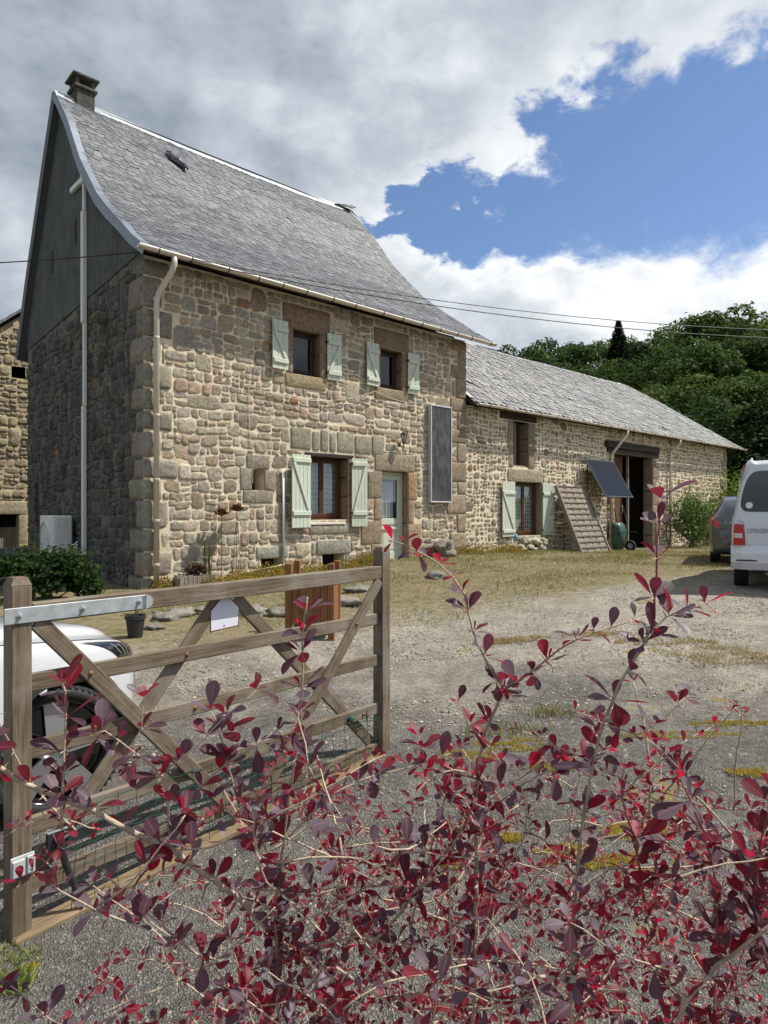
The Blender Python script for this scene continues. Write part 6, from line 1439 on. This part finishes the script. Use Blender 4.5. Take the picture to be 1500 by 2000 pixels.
# leaders read off the photograph, each standing at its own distance and carried down to the ground
STEMS = [
 (TW, [(560, 2500, 1.05), (545, 2050, .98), (540, 1800, .95), (556, 1620, .93), (578, 1480, .92), (588, 1340, .92), (592, 1240, .92), (603, 1165, .92)], .0042, .0014, .030, .035, .35, .35),
 (TW, [(900, 2500, 1.05), (925, 2000, .97), (930, 1780, .95), (932, 1560, .94), (945, 1440, .94), (985, 1345, .94)], .0048, .0024, .026, .030, .5, .2),
 (TW, [(985, 1345, .94), (955, 1300, .94), (925, 1230, .94), (905, 1160, .95), (860, 1105, .96), (815, 1075, .97), (768, 1058, .98)], .0024, .0010, .022, .026, .55, 0),
 (TW, [(985, 1345, .94), (1040, 1310, .93), (1095, 1268, .92), (1160, 1235, .92), (1240, 1212, .92)], .0024, .0010, .024, .028, .35, .1),
 (TW, [(1100, 2600, 1.0), (1115, 2050, .86), (1122, 1800, .84), (1130, 1680, .83), (1150, 1530, .82), (1182, 1400, .82), (1225, 1310, .82), (1270, 1235, .82)], .0046, .0018, .030, .030, .25, .3),
 (TWR, [(1270, 1235, .82), (1280, 1170, .82), (1284, 1090, .82), (1287, 1000, .82), (1290, 975, .82)], .0018, .0009, .034, .034, .25, 0),
 (TW, [(1262, 1240, .82), (1300, 1206, .82), (1345, 1192, .82), (1378, 1178, .82)], .0014, .0008, .028, .026, .6, .2),
 (TW, [(120, 1620, .84), (123, 1510, .83), (127, 1430, .83), (127, 1370, .83), (122, 1335, .83)], .0024, .0012, .030, .030, .45, .3),
 (TW, [(-60, 1450, .85), (30, 1520, .85), (150, 1570, .86), (240, 1615, .88), (330, 1660, .9), (440, 1735, .93), (540, 1830, .97), (640, 1960, 1.02), (700, 2300, 1.1)], .0034, .0062, .026, .05, .7, 0),
 (TW, [(160, 1440, .84), (205, 1428, .84), (262, 1470, .85), (320, 1520, .86), (330, 1600, .87), (332, 1660, .9)], .0012, .0022, .028, .028, .45, 0),
 (TW, [(330, 1660, .9), (370, 1560, .9), (440, 1495, .9), (500, 1455, .9), (545, 1425, .91)], .0018, .0009, .024, .026, .5, .15),
 (TW, [(330, 1500, .87), (400, 1440, .88), (440, 1400, .88), (500, 1350, .88)], .0012, .0008, .024, .026, .5, .2),
 (TW, [(240, 1480, .86), (275, 1420, .86), (280, 1365, .86)], .0014, .0008, .022, .025, .6, .2),
 (TW, [(200, 1700, .88), (270, 1770, .9), (340, 1830, .92), (430, 1905, .96), (520, 2060, 1.0), (600, 2400, 1.1)], .0012, .0030, .030, .040, .35, 0),
 (TW, [(1560, 1560, .8), (1500, 1640, .82), (1440, 1760, .84), (1400, 1900, .88), (1380, 2300, .95)], .0012, .0034, .028, .03, .35, 0),
 (TWR, [(1500, 1900, .80), (1470, 1760, .8), (1490, 1640, .79), (1510, 1545, .79)], .0022, .0010, .030, .03, .45, .1),
 (TWR, [(1400, 1850, .82), (1395, 1700, .82), (1365, 1600, .81), (1325, 1520, .81)], .0020, .0009, .030, .03, .4, .1),
 (TWR, [(1260, 1760, .84), (1240, 1640, .83), (1215, 1560, .83), (1220, 1500, .83)], .0018, .0009, .028, .028, .45, .1),
 (TW, [(1150, 1470, .83), (1240, 1440, .83), (1300, 1400, .83), (1335, 1362, .83)], .0014, .0008, .026, .03, .4, .15),
 (TW, [(935, 1600, .94), (1010, 1540, .93), (1100, 1490, .92), (1190, 1470, .91)], .0016, .0009, .024, .026, .5, .1),
 (TW, [(935, 1620, .94), (870, 1560, .95), (835, 1500, .96), (820, 1440, .96)], .0016, .0009, .024, .026, .5, .1),
 (TW, [(560, 1640, .93), (640, 1560, .95), (720, 1520, .97), (800, 1500, .98), (880, 1470, .98)], .0018, .0010, .026, .026, .5, .1),
 (TW, [(600, 1850, .95), (720, 1830, .94), (860, 1870, .93), (1000, 1880, .92), (1120, 1900, .9)], .0022, .0014, .026, .03, .5, 0),
 (TW, [(500, 1740, .94), (640, 1735, .92), (760, 1730, .91), (840, 1740, .9)], .0020, .0012, .030, .04, .5, 0),
 (TW, [(1300, 2050, .80), (1360, 1930, .80), (1450, 1850, .79), (1540, 1780, .78)], .0032, .0026, .026, .04, .5, 0),
 (TW, [(700, 1870, .93), (800, 1760, .92), (880, 1650, .92), (960, 1560, .92), (1080, 1480, .92)], .0026, .0012, .030, .034, .35, .1),
 (TW, [(550, 1700, .94), (480, 1600, .93), (450, 1520, .92), (430, 1430, .91), (410, 1390, .91)], .0020, .0010, .036, .030, .3, .2),
]
for grp_, pts, r0, r1, ls, spc, redp, skip in STEMS:
    Q = spine(pix(pts), r0*.85, r1*.9, grp_, ls*1.28, spc*.72, redp*.8, skip)
    if max(r0, r1) > .0045 or grp_ is TW and pts[0][0] < 100:
        for q in Q:
            if random.random() < .22: d = rdir(); LI.tube([q-SO, q+d*.006-SO, q+(d+rdir()*.6)*.010-SO], [.0035, .004, .001], 5, c=None)
# side twigs filling the body of the bush, rooted on a rising fan of hidden shoots
def dens(px, py):
    if py < 1470: return 0
    k = min(1, (py-1470)/170.0)
    if px < 420: k *= .16 if py > 1760 else .42
    elif px < 620: k *= .75
    if 620 < px < 1100 and 1500 < py < 1640: k *= .75
    return k
random.seed(83); cnt = 0
while cnt < 165:
    px_, py_ = rnd(20, 1540), rnd(1480, 2120)
    if random.random() > dens(px_, py_): continue
    Y = rnd(.82, 1.35); A = at(px_, py_, Y); d = Vector((rnd(-1, 1), rnd(-.35, .35), rnd(-.15, .9))).normalized(); L_ = rnd(.07, .22)
    B = A + d*L_*.5 + rdir()*.015; C_ = A + d*L_ + rdir()*.03 + Vector((0, 0, -.02))
    spine([A, B, C_], .0013, .0007, TW if random.random() < .7 else TWR, rnd(.012, .023), .015, .82, 0, (3, 5), random.random() < .4); cnt += 1
random.seed(87); cnt = 0
while cnt < 60:           # pale bare twigs
    px_, py_ = rnd(80, 1540), rnd(1560, 2080)
    if random.random() > dens(px_, py_)+.15: continue
    A = at(px_, py_, rnd(.8, 1.25)); d = Vector((rnd(-1, 1), rnd(-.3, .3), rnd(-.2, .7))).normalized(); L_ = rnd(.10, .26)
    spine([A, A+d*L_*.5+rdir()*.02, A+d*L_+rdir()*.04], .0017, .0009, TW, .014, .05, .9, .3, (2, 3), True); cnt += 1
random.seed(86)
for _ in range(60):       # the bush runs on to the right
    A = at(rnd(1540, 2150), rnd(1500, 2150), rnd(.85, 1.3)); d = Vector((rnd(-1, 1), rnd(-.35, .35), rnd(-.15, .9))).normalized(); L_ = rnd(.08, .22)
    spine([A, A+d*L_*.5+rdir()*.015, A+d*L_+rdir()*.03], .0013, .0007, TW, rnd(.014, .027), .016, .7, 0, (3, 5), False)
random.seed(84); cnt = 0
while cnt < 34:
    px_ = rnd(380, 1950); A = at(px_, rnd(1980, 2300), rnd(.85, 1.3)); d = Vector((rnd(-.6, .6), rnd(-.2, .2), rnd(.5, 1.1))).normalized()
    spine([Vector((A.x*.8, A.y, .0)), Vector((A.x*.9, A.y, .45)), A, A+d*.14, A+d*.30+rdir()*.05], .0040, .0010, TW, rnd(.018, .028), .022, .6, .62, (3, 5)); cnt += 1
random.seed(85); cnt = 0
while cnt < 26:
    px_, py_ = rnd(60, 1520), rnd(1560, 2060)
    if random.random() > dens(px_, py_)+.06: continue
    A = at(px_, py_, rnd(.66, .84)); d = Vector((rnd(-1, 1), rnd(-.3, .3), rnd(-.1, .8))).normalized()
    spine([A, A+d*.05+rdir()*.01, A+d*.12+rdir()*.02], .0013, .0008, TW, rnd(.024, .031), .030, .18, 0, (3, 4), False); cnt += 1
LEAVES.sort(key=lambda q: q[0]/max(.3, q[1].translation.y), reverse=True)
proto = []
for wid, fold, curl, col in [(w_, f_, c_, c) for c in (PUR[0], PUR[1], PUR[3], PUR[4], PUR[5], REDS[0], REDS[2]) for w_, f_, c_ in ((1.0, .12, .05), (.88, .3, .18))]:
    b = MB(); leaf_into(b, Matrix(), 1.0, wid, fold, curl, col); proto.append((col, b.mesh('leaf', M_BARB, True)))
rest = MB(); big = 0
for s_, M_, wid, fold, curl, c in LEAVES:
    p = M_.translation; px_ = 750+p.x/p.y*FPX; py_ = 1000-(p.z-HC)/p.y*FPX
    if big < 300 and -20 < px_ < 1520 and py_ < 2020:
        me = min(random.sample(proto, 4), key=lambda q: sum(abs(a-d) for a, d in zip(q[0], c)))[1]; child('leaf', me, shrub, T(*-SO) @ M_ @ Matrix.Scale(s_, 4)); big += 1
    else: leaf_into(rest, T(*-SO) @ M_, s_, wid, fold, curl, c)
kind(rest.build('small_leaves', M_BARB, shrub, True), 'stuff')
TW.build('branches', M_STEM, shrub, True)['kind'] = 'stuff'; TWR.build('young_shoots', M_SHOOT, shrub, True)['kind'] = 'stuff'; LI.build('lichen', M_LICHEN, shrub, True)['kind'] = 'stuff'; TH.build('thorns', M_STEM, shrub)['kind'] = 'stuff'
